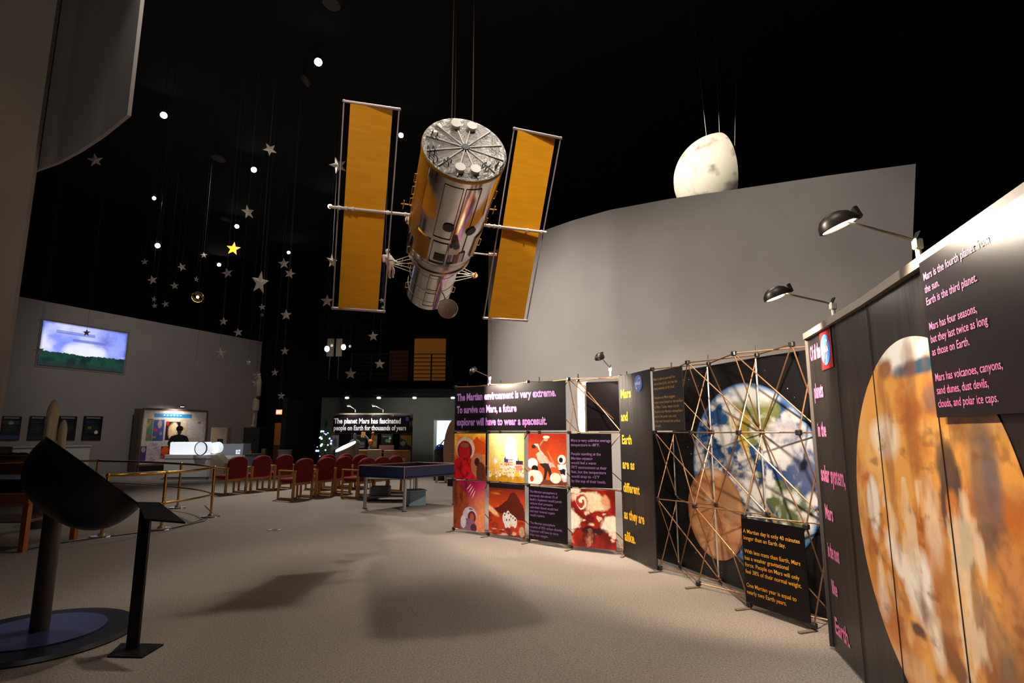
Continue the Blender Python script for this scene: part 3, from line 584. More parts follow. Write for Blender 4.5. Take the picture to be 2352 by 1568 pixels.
lampset('farthest small lamp over the violet title board', A0, A0.c[1]+.02, .36, .08, A0.pos(A0.c[1]+.3, 1.9, 0), 340, ang=100, shine=A0.pos(A0.c[1]+.35, 2.1, 0))
# ================================================================ space telescope model hung from the ceiling
def telescope():
    T0 = at(1068, 342, 5.63); E0 = at(983, 672, 7.85); a = (E0-T0).normalized()
    bdir = cv(1.771, -.092, .58).normalized(); e1 = (bdir-a*bdir.dot(a)).normalized(); e2 = a.cross(e1)
    if e2.dot(CAM-T0) < 0: e2 = -e2
    P = lambda s, th, r: T0+a*s+(e1*math.cos(math.radians(th))+e2*math.sin(math.radians(th)))*r
    silver = mat('silver_foil', rgb(214, 206, 200), .13, .95, noise=.06, nscale=5, bump=.10, bscale=3, stretch=(1, 1, .4))
    crink = mat('crinkled_silver', rgb(120, 113, 105), .42, .45, noise=.25, nscale=7, bump=1.0, bscale=14)
    gold = mat('gold_foil', rgb(196, 134, 30), .4, .5, bump=.3, bscale=12); dark = mat('port_black', (.008, .006, .006), .5)
    pale = mat('pale_metal', rgb(214, 204, 192), .5, .1); line = mat('panel_line', rgb(96, 82, 70), .6)
    t = thing('space_telescope_model', 'large silver space telescope model with two amber solar wings hung overhead', 'space telescope model', T0)
    def B(m, name, mt, par=None, smooth=False): return m.build(name, mt, par or t, world=True, smooth=smooth)
    R1, R2 = .42, .30
    B(MB().lathe([(R1, .0), (R1, 1.42), (.40, 1.46)], T0, a, 64, ref=e1), 'aft_shroud', silver, smooth=True)
    m = MB(); m.lathe([(.0, -.012), (.2, -.014), (R1-.01, -.004), (R1+.006, .0), (R1+.006, .03), (R1, .03)], T0, a, 64, ref=e1); bulk = B(m, 'end_bulkhead', crink, smooth=True)
    B(MB().lathe([(R1+.004, .0), (R1+.012, .01), (R1+.012, .04), (R1+.002, .045)], T0, a, 64, ref=e1), 'gold_rim', gold, smooth=True)
    B(MB().lathe([(.40, 1.44), (.385, 1.47), (.385, 1.60), (.40, 1.61), (.40, 1.65), (.33, 1.68), (R2, 1.70)], T0, a, 64, ref=e1), 'equipment_ring', mat('ring_silver', rgb(190, 180, 172), .22, .9, noise=.15, nscale=14, bump=.2, bscale=9), smooth=True)
    B(MB().lathe([(R2, 1.69), (R2, 2.6), (R2-.012, 2.6), (R2-.012, 1.9), (0, 1.9)], T0, a, 64, ref=e1), 'forward_shell', silver, smooth=True)
    for s_ in (1.78, 1.86, 2.15, 2.4): B(MB().lathe([(R2+.001, s_), (R2+.005, s_+.004), (R2+.001, s_+.010)], T0, a, 64, ref=e1), 'shell_band', pale)
    for k in range(12):                                    # radial struts of the round end
        th = 15+30*k; B(MB().cyl(P(-.02, th, .02), P(-.014, th, R1-.02), .0075, n=6), 'strut', pale, bulk)
    B(MB().cyl(P(-.035, 0, 0), P(0, 0, 0), .04, .05, 8), 'hub', mat('dark_green_hub', rgb(50, 60, 54), .5), bulk)
    for th, r in ((76, .31), (104, .31), (-74, .30), (-106, .30)):
        B(MB().cyl(P(-.055, th, r), P(-.005, th, r), .052, .045, 20), 'sensor_pod', pale, bulk, True)
    for th, r in ((50, .27), (130, .27), (148, .36), (30, .36), (165, .33), (200, .3)):
        c = P(-.03, th, r); B(MB().tube([P(-.005, th-5, r), P(-.045, th-5, r), P(-.045, th+5, r), P(-.005, th+5, r)], .006, 6).tube([P(-.005, th-5, r+.05), P(-.045, th-5, r+.05), P(-.045, th+5, r+.05), P(-.005, th+5, r+.05)], .006, 6), 'bracket', hubm, bulk)
    def patch(s0_, s1_, t0, t1, r, name, mt, th=.006, n=8):
        m = MB(); vs = []
        for rr in (r, r+th):
            for s_ in (s0_, s1_):
                for i in range(n+1): vs.append(P(s_, t0+(t1-t0)*i/n, rr))
        k = n+1; fs = [(i, i+1, k+i+1, k+i) for i in range(n)]+[(2*k+i, 2*k+i+1, 3*k+i+1, 3*k+i) for i in range(n)]
        fs += [(i, i+1, 2*k+i+1, 2*k+i) for i in range(n)]+[(k+i, k+i+1, 3*k+i+1, 3*k+i) for i in range(n)]+[(0, k, 3*k, 2*k), (n, k+n, 3*k+n, 2*k+n)]
        return B(m.add(vs, fs), name, mt, smooth=True)
    patch(.02, 1.20, 148, 182, R1, 'gold_side_panel', gold); patch(.10, 1.20, -4, 24, R1, 'gold_side_panel', gold); patch(1.0, 1.38, 120, 150, R1, 'gold_side_panel', gold); patch(1.0, 1.36, 24, 44, R1, 'gold_side_panel', gold)
    def outline(s0_, s1_, t0, t1, r, name='door_outline'):
        arc = lambda s_, u0, u1: [P(s_, u0+(u1-u0)*k/6, r+.003) for k in range(7)]
        B(MB().tube(arc(s0_, t0, t1)+arc(s1_, t1, t0)+[P(s0_, t0, r+.003)], .0035, 5), name, line)
    outline(.12, .92, 92, 118, R1); outline(.12, 1.36, 66, 88, R1); outline(1.0, 1.38, 92, 116, R1); outline(1.8, 2.12, 84, 110, R2); outline(2.2, 2.5, 84, 110, R2)
    for s_, th, r in ((.72, 99, .062), (.80, 62, .062)):
        c = P(s_, th, R1+.001); n_ = (P(s_, th, 1)-P(s_, th, 0)); B(MB().cyl(c, c+n_*.008, r, n=28), 'port', dark)
    c = P(.98, 82, R1); n_ = (P(.98, 82, 1)-P(.98, 82, 0)); B(MB().cyl(c, c+n_*.05, .042, n=20), 'star_tracker', pale, None, True); B(MB().cyl(c+n_*.05, c+n_*.056, .036, n=20), 'tracker_opening', dark)
    patch(1.04, 1.16, 74, 90, R1, 'instrument_box', pale, .02, 3)
    g = mat('grille_dark', rgb(70, 62, 56), .5)
    for k in range(5): patch(1.20+.026*k, 1.212+.026*k, 93, 110, R1, 'vent_slot', g, .005, 4)
    patch(1.18, 1.36, 70, 78, R1, 'flag_red_panel', mat('flag_red', rgb(150, 34, 40), .5)); patch(1.18, 1.36, 63, 70, R1, 'flag_white_panel', white); patch(1.18, 1.36, 60, 63, R1, 'flag_blue_panel', mat('flag_blue', rgb(60, 50, 110), .5))
    yb = mat('yellow_rail', rgb(200, 140, 40), .5)
    for s_, th in ((.35, 172), (.55, 174), (.75, 176), (1.05, 176), (.5, 4), (.95, 4), (1.3, 8), (1.5, 12), (1.5, 165), (1.95, 178), (2.3, 20), (2.35, 172)):
        r = R1 if s_ < 1.45 else (.385 if s_ < 1.7 else R2)
        B(MB().tube([P(s_, th, r), P(s_, th, r+.035), P(s_+.12, th, r+.035), P(s_+.12, th, r)], .005, 6), 'handrail', yb)
    for s_, th in ((.9, 181), (.85, -2)):
        B(MB().cyl(P(s_, th, R1), P(s_, th, R1+.12), .007, n=6).cyl(P(s_-.06, th, R1+.09), P(s_+.08, th, R1+.09), .006, n=6), 'grapple_pin', yb)
    B(MB().cyl(P(1.62, 5, .38), P(1.50, 12, .66), .010, n=6).cyl(P(1.50, 12, .60), P(1.50, 10, .70), .02, n=8), 'antenna_boom', pale)
    # lattice foot platforms both sides
    for th, s_, sg in ((180, 1.98, 1), (0, 2.12, 1)):
        tip = P(s_+.03, th, R2+.26); m = MB()
        for ds in (-.09, 0, .09):
            for dt_ in (-14, 14): m.cyl(P(s_+ds, th+dt_, R2), tip+a*ds*.3, .005, n=5)
        m.cyl(P(s_-.09, th, R2+.12), P(s_+.09, th, R2+.12), .004, n=5); B(m, 'lattice_bracket', pale)
        B(MB().cyl(tip-a*.01, tip+a*.01, .04, n=16).cyl(tip-a*.07, tip+a*.07, .008, n=6), 'foot_platform', yb)
    # dish antenna at the lower end
    dc = at(1029, 706, 7.35); ax = cv(-.05, .35, 1).normalized(); m = MB(); prof = [(.132*k/8, .055*(k/8)**2) for k in range(9)]+[(.128, .058)]+[(.128*k/8, .055*(k/8)**2+.006) for k in range(8, -1, -1)]
    dish = B(m.lathe([(r, -h) for r, h in prof], dc, ax, 36), 'dish_antenna', mat('dish_gray', rgb(190, 182, 176), .5, .2), smooth=True)
    B(MB().cyl(P(2.25, 62, R2), dc+ax*.02, .008, n=6).cyl(dc, dc-ax*.1, .004, n=5), 'dish_mast', pale)
    B(MB().sph(dc-ax*.1, .014, 8), 'dish_feed', pale)
    # solar wings
    amber = mat('amber_blanket', rgb(226, 150, 14), .55, noise=.07, nscale=3, stretch=(1, 1, 8), spec=.3); fr = mat('wing_frame', rgb(176, 160, 160), .4, .5)
    def wing(bl, frm, Dc, axl):
        def C(pt, sx, sy): return at(pt[0], pt[1], Dc+.09*sx+.2*sy)
        w_ = None
        q = [C(bl[0], -1, -1), C(bl[1], 1, -1), C(bl[2], 1, 1), C(bl[3], -1, 1)]
        n_ = (q[1]-q[0]).cross(q[3]-q[0]).normalized(); m = MB(); m.slab(q, n_*.012); pn = B(m, 'solar_wing', amber)
        f = [C(frm[0], -1, -1), C(frm[1], 1, -1), C(frm[2], 1, 1), C(frm[3], -1, 1)]
        for i, j, r in ((0, 1, .016), (2, 3, .016), (1, 2, .008), (3, 0, .008)): B(MB().cyl(f[i], f[j], r, n=8), 'frame_rod', fr, pn, True)
        for i in range(4): B(MB().sph(f[i], .02, 8), 'frame_joint', fr, pn, True)
        return f
    fl = wing([(805, 238), (902, 250), (868, 713), (777, 708)], [(790, 232), (917, 251), (882, 715), (764, 707)], 6.27, None)
    fr_ = wing([(1190, 299), (1276, 316), (1203, 734), (1122, 729)], [(1181, 295), (1288, 317), (1210, 736), (1111, 730)], 6.85, None)
    off = (CAM-T0).normalized()*.03
    for p0, p1, d0, d1 in (((757, 474), (946, 493), 6.13, 6.5), ((1104, 515), (1254, 533), 6.68, 6.96)):
        A_, B_ = at(p0[0], p0[1], d0)+off, at(p1[0], p1[1], d1)+off; B(MB().cyl(A_, B_, .017, n=10), 'wing_mast', pale, None, True)
        for k in (.12, .2, .28, .7, .92): q = A_+(B_-A_)*k; B(MB().sph(q, .026, 8), 'mast_joint', pale)
    for px, s_ in ((1021, .15), (1030, .2), (1069, .1)):
        b_ = P(s_, -90, R1-.01)+e1*((px-1040)/1300*5.8); B(MB().cyl(b_, Vector((b_.x, b_.y, 11.0)), .006, n=5), 'suspension_cable', mat('brown_cable', rgb(70, 46, 30), .6))
    return P
TP = telescope()
# ---- figures made with a skinned skeleton
def skin_body(name, J, E, R, m, parent=None, root=0):
    me = bpy.data.meshes.new(name); off = OFF.get(parent.name, Vector()) if parent is not None else Vector()
    me.from_pydata([tuple(Vector(j)-off) for j in J], E, []); me.materials.append(m); o = bpy.data.objects.new(name, me); COL.objects.link(o)
    if parent is not None: o.parent = parent
    sk = o.modifiers.new('skin', 'SKIN'); sk.use_smooth_shade = True
    for i, v in enumerate(me.skin_vertices[0].data): v.radius = (R[i], R[i]); v.use_root = (i == root)
    su = o.modifiers.new('sub', 'SUBSURF'); su.levels = 1; su.render_levels = 2
    dg = bpy.context.evaluated_depsgraph_get(); em = bpy.data.meshes.new_from_object(o.evaluated_get(dg)); o.modifiers.clear(); o.data = em
    for p in em.polygons: p.use_smooth = True
    return o
def astronaut(label, base, h, yaw, lean=0.0, arm=1):
    suit = mat('white_suit', rgb(226, 210, 198), .7); t = thing('astronaut_figurine', label, 'figurine', base, yaw, group='astronaut figurines on the telescope')
    J = [(0, 0, .50), (0, 0, .62), (0, .0, .78), (0, 0, .84), (0, 0, .92), (.13, 0, .76), (.2, .10, .62), (.16, .26, .60), (-.13, 0, .76), (-.2, .08, .6), (-.14, .24, .54), (.07, 0, .46), (.09, .04, .25), (.09, 0, .04), (.09, .07, .02), (-.07, 0, .46), (-.10, .1, .27), (-.09, .02, .06), (-.09, .09, .04)]
    R_ = [.09, .11, .11, .06, .075, .055, .05, .04, .055, .05, .04, .07, .055, .045, .035, .07, .055, .045, .035]
    Ed = [(0, 1), (1, 2), (2, 3), (3, 4), (2, 5), (5, 6), (6, 7), (2, 8), (8, 9), (9, 10), (0, 11), (11, 12), (12, 13), (13, 14), (0, 15), (15, 16), (16, 17), (17, 18)]
    L = Matrix.Rotation(lean, 3, 'Y'); OFF[t.name] = Vector()
    skin_body('space_suit', [L@(Vector(j)*h) for j in J], Ed, [r*h for r in R_], suit, t)
    m = MB(); m.sph(L@(Vector((0, .0, .93))*h), .085*h, 14); m.build('helmet', suit, t, smooth=True)
    m = MB(); m.sph(L@(Vector((0, .035, .925))*h), .062*h, 12); m.build('visor', mat('visor_dark', (.02, .015, .01), .15), t, smooth=True)
    m = MB(); m.box(L@(Vector((0, -.14, .70))*h), (.2*h, .1*h, .26*h), L, .02*h); m.build('backpack', suit, t)
    return t
pa = at(897, 640, 6.95); astronaut('white astronaut figurine standing on left lattice foot platform', pa, .36, -1.9, .25)
pb = at(941, 527, 6.55); astronaut('small white astronaut figurine clinging beside the wing mast', pb, .20, -1.0, -.3)
# ================================================================ moon
def moon():
    c = at(1650, 409, 12.2); R = .93; ax = cv(-.985, -.12, -.045).normalized()
    t = thing('moon_model', 'large white half moon model rising behind the curved gray wall', 'moon model', c)
    m = MB(); prof = [(R*math.sin(PI/2*k/28), R*math.cos(PI/2*k/28)) for k in range(29)]+[(R*.97, -.02), (0, -.02)]
    ms = mat('moon_surface', rgb(228, 216, 196), .85); nt = ms.node_tree; b = nt.nodes['Principled BSDF']
    tc = nt.nodes.new('ShaderNodeTexCoord'); n = nt.nodes.new('ShaderNodeTexNoise'); n.inputs['Scale'].default_value = 1.9; n.inputs['Detail'].default_value = 3; nt.links.new(tc.outputs['Object'], n.inputs['Vector'])
    r = nt.nodes.new('ShaderNodeValToRGB'); r.color_ramp.elements[0].position = .50; r.color_ramp.elements[0].color = (*rgb(214, 202, 184), 1); r.color_ramp.elements[1].position = .62; r.color_ramp.elements[1].color = (*rgb(150, 138, 122), 1)
    nt.links.new(n.outputs[0], r.inputs[0]); v = nt.nodes.new('ShaderNodeTexVoronoi'); v.inputs['Scale'].default_value = 3.5; nt.links.new(tc.outputs['Object'], v.inputs['Vector'])
    r2 = nt.nodes.new('ShaderNodeValToRGB'); r2.color_ramp.elements[0].position = .10; r2.color_ramp.elements[0].color = (.72, .70, .68, 1); r2.color_ramp.elements[1].position = .22; r2.color_ramp.elements[1].color = (1, 1, 1, 1); nt.links.new(v.outputs['Distance'], r2.inputs[0])
    mx = nt.nodes.new('ShaderNodeMix'); mx.data_type = 'RGBA'; mx.blend_type = 'MULTIPLY'; mx.inputs[0].default_value = 1; nt.links.new(r.outputs[0], mx.inputs[6]); nt.links.new(r2.outputs[0], mx.inputs[7]); nt.links.new(mx.outputs[2], b.inputs['Base Color'])
    m.lathe(prof, c, ax, 64).build('moon_dome', ms, t, world=True, smooth=True)
    for dx, dy in ((-.15, .3), (.05, .1), (.28, -.05)):
        q = c+cv(dx*R*1.5, R*.93-dx*dx*2, .1); MB().cyl(q, Vector((q.x+dx, q.y, 10.98)), .008, n=5).build('suspension_wire', mat('gray_wire', rgb(120, 120, 116), .5, .4), t, world=True)
    MB().box(c-ax*.05+cv(0, R*.55, 0), (.06, .06, .5)).build('bracket', hubm, t, world=True)
moon()
# ================================================================ hanging stars
starm = mat('silver_star', rgb(186, 176, 168), .55, .15); gst = mat('gold_star_added_glow', rgb(240, 150, 20), .4, .2, emit=2.2, ecol=(1, .42, .035))  # gold star's lamplit look is put into its emission
def star(px, py, size, D, label, yaw=0.0, tilt=0.0, m=starm, asp=1.0):
    c = at(px, py, D); r = size/2/1300*D*1.06; t = thing('hanging_star', label, 'star', c, yaw, group='paper stars hung from the ceiling')
    mb = MB(); vs = []; n = 10
    for k in range(n):
        rr = r if k % 2 == 0 else r*.42; an = PI/2+2*PI*k/n+tilt; vs.append((rr*math.cos(an), 0, rr*math.sin(an)*asp))
    vs += [(0, -.2*r, 0), (0, .2*r, 0)]; fs = [(k, (k+1) % n, 10) for k in range(n)]+[((k+1) % n, k, 11) for k in range(n)]
    mb.add(vs, fs).build('star_body', m, t)
    MB().cyl((0, 0, r*.9*asp), (0, 0, 11-c.z), .0025, n=4).build('thread', mat('dark_thread', (.03, .03, .03), .8), t)
    return t
S = [(219, 368, 32, 11, 'dim star highest at left, below the raised curved wall', .3, .2), (652, 605, 26, 14, 'upper of two stars touching under the small white light', .1, .1), (666, 628, 24, 13.5, 'lower of two stars touching under the small white light', .3, -.2),
 (597, 649, 36, 11, 'tallest star with a long thin top point, center of the cluster', .3, -.1), (522, 627, 24, 14, 'star hanging just under the gold star', .2, .3), (657, 723, 26, 13, 'bright upright star right of the cluster over the dark gap', .1, .05),
 (751, 691, 30, 11.5, 'upright star touching left edge of the left amber wing', .0, 0), (763, 600, 34, 10.5, 'narrow star half hidden behind lower left amber wing', 1.1, .1), (777, 380, 40, 10, 'dim star half hidden behind upper left amber wing', .4, .4),
 (570, 487, 32, 12, 'very dim thin star above the gold star', 1.0, .3), (620, 343, 30, 11, 'very dim tilted star high left of the telescope', .5, .6), (332, 601, 16, 16, 'small star under the left hanging bulb', .2, .1),
 (350, 643, 22, 14, 'star with bright lower points left in the cluster', .2, .3), (401, 656, 18, 15, 'small dim star between cluster left and the wire ball', .6, .2), (418, 613, 20, 15, 'dim ragged star above the wire ball', .9, .5),
 (468, 586, 14, 17, 'tiny dim star at top middle of the cluster', .3, .1), (451, 641, 14, 15, 'narrow star just above the wire ball', 1.2, 0), (354, 687, 15, 16, 'narrow star seen edge on left of the wire ball', 1.25, 0),
 (355, 702, 12, 14.8, 'tiny brown star under the narrow edge on star', .5, .2), (380, 698, 16, 16, 'dim star over the top edge of the left wall', .4, .3), (513, 738, 20, 14, 'star just above the sloping wall top, below the gold one', .1, 0),
 (547, 763, 20, 14, 'star crossing the sloping top edge of the left wall', .3, .2), (602, 705, 16, 14.5, 'small star beneath the tallest star', .4, .2), (602, 723, 10, 15, 'tiny star under the small one below the tallest', .4, .2),
 (505, 811, 28, 12, 'star with bright feet before the left wall', .1, .02), (571, 832, 14, 14, 'bright folded star seen edge on before the left wall', 1.2, 0), (590, 862, 20, 15, 'upper star of the pair at right end of left wall', .2, .1),
 (588, 880, 20, 14.5, 'lower star of the pair at right end of left wall', .3, -.1), (654, 806, 20, 14, 'star high over the dark corridor', .1, .05), (631, 855, 18, 14, 'star left over the dark corridor, lower one', .1, 0),
 (646, 909, 18, 15, 'lowest star right above the red exit sign', .1, 0), (857, 772, 24, 12, 'star highest of three before the balcony', .1, .1), (872, 836, 24, 12, 'star right of three before the balcony', .1, 0), (805, 858, 28, 12, 'largest star low before the balcony', .0, 0),
 (199, 764, 17, 13, 'dark star silhouetted on the projected picture', .1, 0), (90, 805, 20, 12, 'dim star left of the projected picture corner', .7, .3), (95, 738, 10, 13, 'tiny star at top left corner of the projected picture', .5, 0),
 (450, 836, 13, 15, 'faint little star right of the projected picture', .6, .3), (877, 690, 13, 9, 'small pinkish star at lower right of left amber wing', .3, .2), (880, 706, 11, 9.2, 'tiny pinkish star lowest beside left amber wing', .4, .5)]
for px, py, sz, D, lab, yw, tl in S: star(px, py, sz, D, lab, yw, tl, asp=1.5 if 'tallest star with' in lab else 1)
star(536, 571, 31, 12.5, 'gold star with added glow for lamplight, the only yellow one', .1, -.1, gst)
# wire ball ornament
c = at(454, 682, 12.5); t = thing('wire_ball', 'brown wire ball ornament with a glint hanging among the stars', 'ornament', c)
wb = mat('copper_wire', rgb(150, 120, 80), .3, .8)
for k in range(6):
    ax = Vector((math.sin(k*1.3), math.cos(k*2.1), math.sin(k*.7+1))).normalized(); u = ax.orthogonal().normalized(); v = ax.cross(u)
    MB().tube([(u*math.cos(x)+v*math.sin(x))*.12 for x in [2*PI*i/20 for i in range(21)]], .006, 5).build('hoop', wb, t)
MB().sph((0, 0, 0), .03, 10).build('bulb', bulbsmall, t); MB().cyl((0, 0, .1), (0, 0, 11-c.z), .003, n=4).build('thread', MATS['dark_thread'], t)
# ceiling spotlights seen lit
def spotlight(px, py, size, label, D=None, hang=10.6):
    z = hang; d = ray(px, py); k = (z-1.5)/d.z
    if D: k = D
    c = CAM+d*k; r = size/2/1300*k; t = thing('ceiling_spotlight', label, 'spotlight', c, group='lit ceiling spotlights')
    dv = (CAM-c).normalized(); dv = (dv+Vector((0, 0, -.6))).normalized()
    MB().lathe([(r*1.15, 0), (r*1.25, .02), (r*1.3, r*2.2), (r*.8, r*3), (0, r*3)], (0, 0, 0), -dv, 20).build('housing', mat('black_housing', (.01, .01, .01), .5), t, smooth=True)
    MB().cyl(dv*.004, -dv*.03, r, n=20).build('lens', bulbsmall, t)
    MB().cyl(-dv*r*2, Vector((0, 0, 11-c.z)), .015, n=6).build('hanger', MATS['black_housing'], t)
for px, py, sz, lab in ((731, 143, 17, 'brightest ceiling spotlight, highest of them, left of the telescope'), (376, 265, 14, 'ceiling spotlight right of the raised curved wall'), (583, 390, 12, 'ceiling spotlight left of the upper amber wing'), (921, 311, 11, 'spotlight seen between left wing and telescope disc'),
    (758, 474, 10, 'spotlight at the outer end of the left wing mast'), (544, 520, 9, 'spotlight just above the gold star'), (663, 580, 7, 'small spotlight above the two touching stars'), (503, 608, 8, 'small spotlight between wire ball and gold star')): spotlight(px, py, sz, lab)
for px, py, D, lab, sz in ((354, 455, 14, 'small hanging bulb, upper of two at left, cord below', 8), (362, 564, 14, 'bright hanging bulb above the small left star', 11)):
    c = at(px, py, D); t = thing('hanging_bulb', lab, 'light bulb', c, group='hanging bulbs'); MB().sph((0, 0, 0), sz/2600*D, 12).build('bulb', bulbsmall, t, smooth=True)
    MB().cyl((0, 0, .03), (0, 0, .12), .025, n=8).build('socket', lampdark, t); MB().cyl((0, 0, .1), (0, 0, 11-c.z), .006, n=4).build('cord', lampdark, t); MB().cyl((.02, 0, 0), (-.04, 0, -.45), .004, n=4).build('cord_tail', lampdark, t)
dimd = mat('dim_disc', rgb(90, 84, 78), .6)
for px, py, w_, lab, tl in ((760, 12, 42, 'unlit round ceiling fixture at the top edge of the view', .2), (500, 367, 32, 'unlit oval ceiling fixture over the stars', .25), (517, 506, 22, 'small unlit oval fixture above the gold star', .25), (697, 188, 30, 'tilted unlit lamp reflector beside the brightest spotlight', .9)):
    z = 10.4; d = ray(px, py); k = (z-1.5)/d.z; c = CAM+d*k; r = w_/2/1300*k; t = thing('ceiling_fixture', lab, 'ceiling fixture', c, group='unlit ceiling fixtures')
    R3 = Matrix.Rotation(tl, 3, 'Y'); m = MB(); m.lathe([(0, 0), (r*.9, 0), (r, .03), (r*.8, .12), (0, .14)], (0, 0, 0), R3@Vector((0, 0, 1)), 24).build('reflector', dimd, t, smooth=True); MB().cyl((0, 0, .1), (0, 0, 11-c.z), .02, n=6).build('hanger', MATS['black_housing'], t)
# ================================================================ red chairs
def make_chair():
    t = thing('waiting_chair', 'x', 'chair')
    W, Dp = .58, .56; rail = lambda m, n: m.build(n, oak, t)
    for sx in (-1, 1):
        x = sx*(W/2-.02)
        rail(MB().slab([(x-.018, -.27, 0), (x-.018, -.20, 0), (x-.018, -.235, .66), (x-.018, -.29, .66)], (.036, 0, 0)), 'rear_leg')
        rail(MB().box((x, .24, .31), (.036, .05, .62), None, .005), 'front_leg')
        rail(MB().box((x, -.02, .64), (.055, .56, .032), None, .008), 'armrest')
        rail(MB().box((x, .0, .022), (.034, .50, .044), None, .005), 'floor_runner')
    rail(MB().box((0, -.245, .555), (W-.07, .025, .075), None, .005), 'back_rail')
    rail(MB().box((0, -.20, .35), (W-.07, .03, .06), None, .005), 'seat_rail'); rail(MB().box((0, .21, .35), (W-.07, .03, .06), None, .005), 'seat_rail')
    m = MB(); m.box((0, .02, .42), (W-.09, .50, .10), None, .03); m.build('seat_cushion', redcloth, t, smooth=True)
    m = MB(); n = 12; pr = [(-(W/2-.05), .40), (-(W/2-.035), .72)]+[(-(W/2-.035)*math.cos(PI*k/n)*1.0, .72+.20*math.sin(PI*k/n)**.7) for k in range(1, n)]+[((W/2-.035), .72), ((W/2-.05), .40)]
    f = lambda x, z, d: Vector((x, -.205-.10*(z-.4)+.05*(1-(x/.3)**2)*-.4+d, z))
    k = len(pr); cx = 0; vs = [f(x, z, -.035) for x, z in pr]+[f(x*.93, .4+(z-.4)*.97, -.055) for x, z in pr]+[f(x, z, .03) for x, z in pr]+[f(x*.93, .4+(z-.4)*.97, .055) for x, z in pr]
    fs = [(i, (i+1) % k, 2*k+(i+1) % k, 2*k+i) for i in range(k)]+[(i, (i+1) % k, k+(i+1) % k, k+i) for i in range(k)]+[(2*k+i, 2*k+(i+1) % k, 3*k+(i+1) % k, 3*k+i) for i in range(k)]+[tuple(range(k, 2*k)), tuple(range(3*k, 4*k))[::-1]]
    m.add(vs, fs).build('back_cushion', redcloth, t, smooth=True)
    return t
ch0 = make_chair()
CH = [(-6.80, 14.33, 60, 'red chair first from left in the front row, beside the brass railing'), (-6.46, 14.92, 60, 'red chair middle of the left row of three'), (-6.12, 15.52, 58, 'red chair right end of the left row, before dark corridor'),
      (-4.78, 13.30, 62, 'nearest red chair, alone at left of the middle row with seat showing'), (-4.48, 13.88, 62, 'red chair second in the middle row'), (-4.22, 14.46, 62, 'red chair third in the middle row'),
      (-4.95, 15.5, 60, 'red chair behind the middle row, leftmost back top'), (-4.66, 16.1, 60, 'red chair behind the middle row, center back top'), (-4.14, 15.75, 56, 'red chair behind middle row showing its armrest and seat'),
      (-3.42, 13.60, 60, 'red chair at the blue table, left of the last three'), (-3.20, 14.18, 60, 'red chair at the blue table, middle of the last three'), (-3.00, 14.80, 60, 'red chair farthest right, behind the blue table')]
for i, (x, y, rz, lab) in enumerate(CH):
    f = Vector((-math.sin(math.radians(rz)), math.cos(math.radians(rz)), 0)); loc = Vector((x, y, 0))+f*.24
    if i == 0: c = ch0; c.location = loc; c.rotation_euler = (0, 0, math.radians(rz))
    else: c = dup(ch0, loc, math.radians(rz))
    tag(c, lab, 'chair', 'red wooden framed chairs')
# ================================================================ blue sand table
L = [atz(838, 1168), atz(928, 1175), atz(1040, 1158)]; L[0] = Vector((-2.95, 11.72, 0)); L[1] = Vector((-2.07, 11.25, 0)); L[2] = Vector((-1.22, 12.3, 0)); L.append(L[0]+L[2]-L[1])
navy = mat('navy_panel', rgb(18, 30, 72), .5); cen = (L[0]+L[2])/2; tb = thing('activity_table', 'square navy tray table on steel tube legs left of the poster frame', 'table', cen)
for l in L: MB().cyl(l, l+Vector((0, 0, .68)), .034, n=14).build('leg', steel, tb, world=True, smooth=True); MB().cyl(l, l+Vector((0, 0, .012)), .05, n=14).build('foot_cap', hubm, tb, world=True)
Cn = [cen+(l-cen)*1.16 for l in L]; up = Vector((0, 0, 1))
for i in range(4):
    a_, b_ = Cn[i], Cn[(i+1) % 4]; inw = (cen-(a_+b_)/2).normalized()*.03
    MB().slab([a_+up*.62, b_+up*.62, b_+up*.84, a_+up*.84], inw).build('side_panel', navy, tb, world=True)
    MB().cyl(a_+up*.845, b_+up*.845, .009, n=6).build('edge_trim', mat('orange_trim', rgb(170, 110, 80), .5), tb, world=True); MB().cyl(a_+up*.62, a_+up*.845, .009, n=6).build('corner_trim', MATS['orange_trim'], tb, world=True)
MB().slab([c+up*.64 for c in Cn], up*.02).build('tray_bottom', mat('dark_tray', (.01, .01, .014), .8), tb, world=True)
def floorbox(name, label, cat, x0, x1, ytop, Y, depth, m, yaw=0, bev=.01, group=None, base=0.0):
    """box standing at distance Y between pixel columns x0..x1, height from its top row"""
    Dd = CP*Y; xa, xb = (x0-1176)/F*Dd, (x1-1176)/F*Dd; d = ray((x0+x1)/2, ytop); z1 = 1.5+d.z*(Y/d.y)
    t = thing(name, label, cat, ((xa+xb)/2, Y+depth/2, base), yaw, group); w_ = xb-xa; return t, w_, z1
t, w_, h = floorbox('storage_box', 'pale blue plastic box on the floor under the navy table', 'box', 932, 976, 1125, 12.0, .34, white)
MB().box((0, 0, .15), (.36, .34, .30), Matrix.Rotation(.5, 3, 'Z'), .015).build('body', mat('pale_blue_plastic', rgb(150, 176, 190), .5), t)
MB().box((0, 0, .312), (.39, .37, .03), Matrix.Rotation(.5, 3, 'Z'), .01).build('lid', mat('pale_blue_lid', rgb(166, 190, 200), .4), t)
t = thing('wire_cart', 'low clear shelf cart with steel frame behind the navy table', 'cart', (-2.75, 13.1, 0)); acr = mat('gray_shelf', rgb(120, 120, 118), .3)
for x in (-.5, .5):
    for y in (-.22, .22): MB().cyl((x, y, 0), (x, y, .5), .012, n=8).build('post', steel, t)
for z in (.10, .48): MB().box((0, 0, z), (1.04, .48, .02), None, .004).build('shelf', acr, t)
MB().box((-.2, 0, .21), (.4, .3, .2), None, .01).build('bin', mat('gray_bin', rgb(90, 90, 92), .6), t)
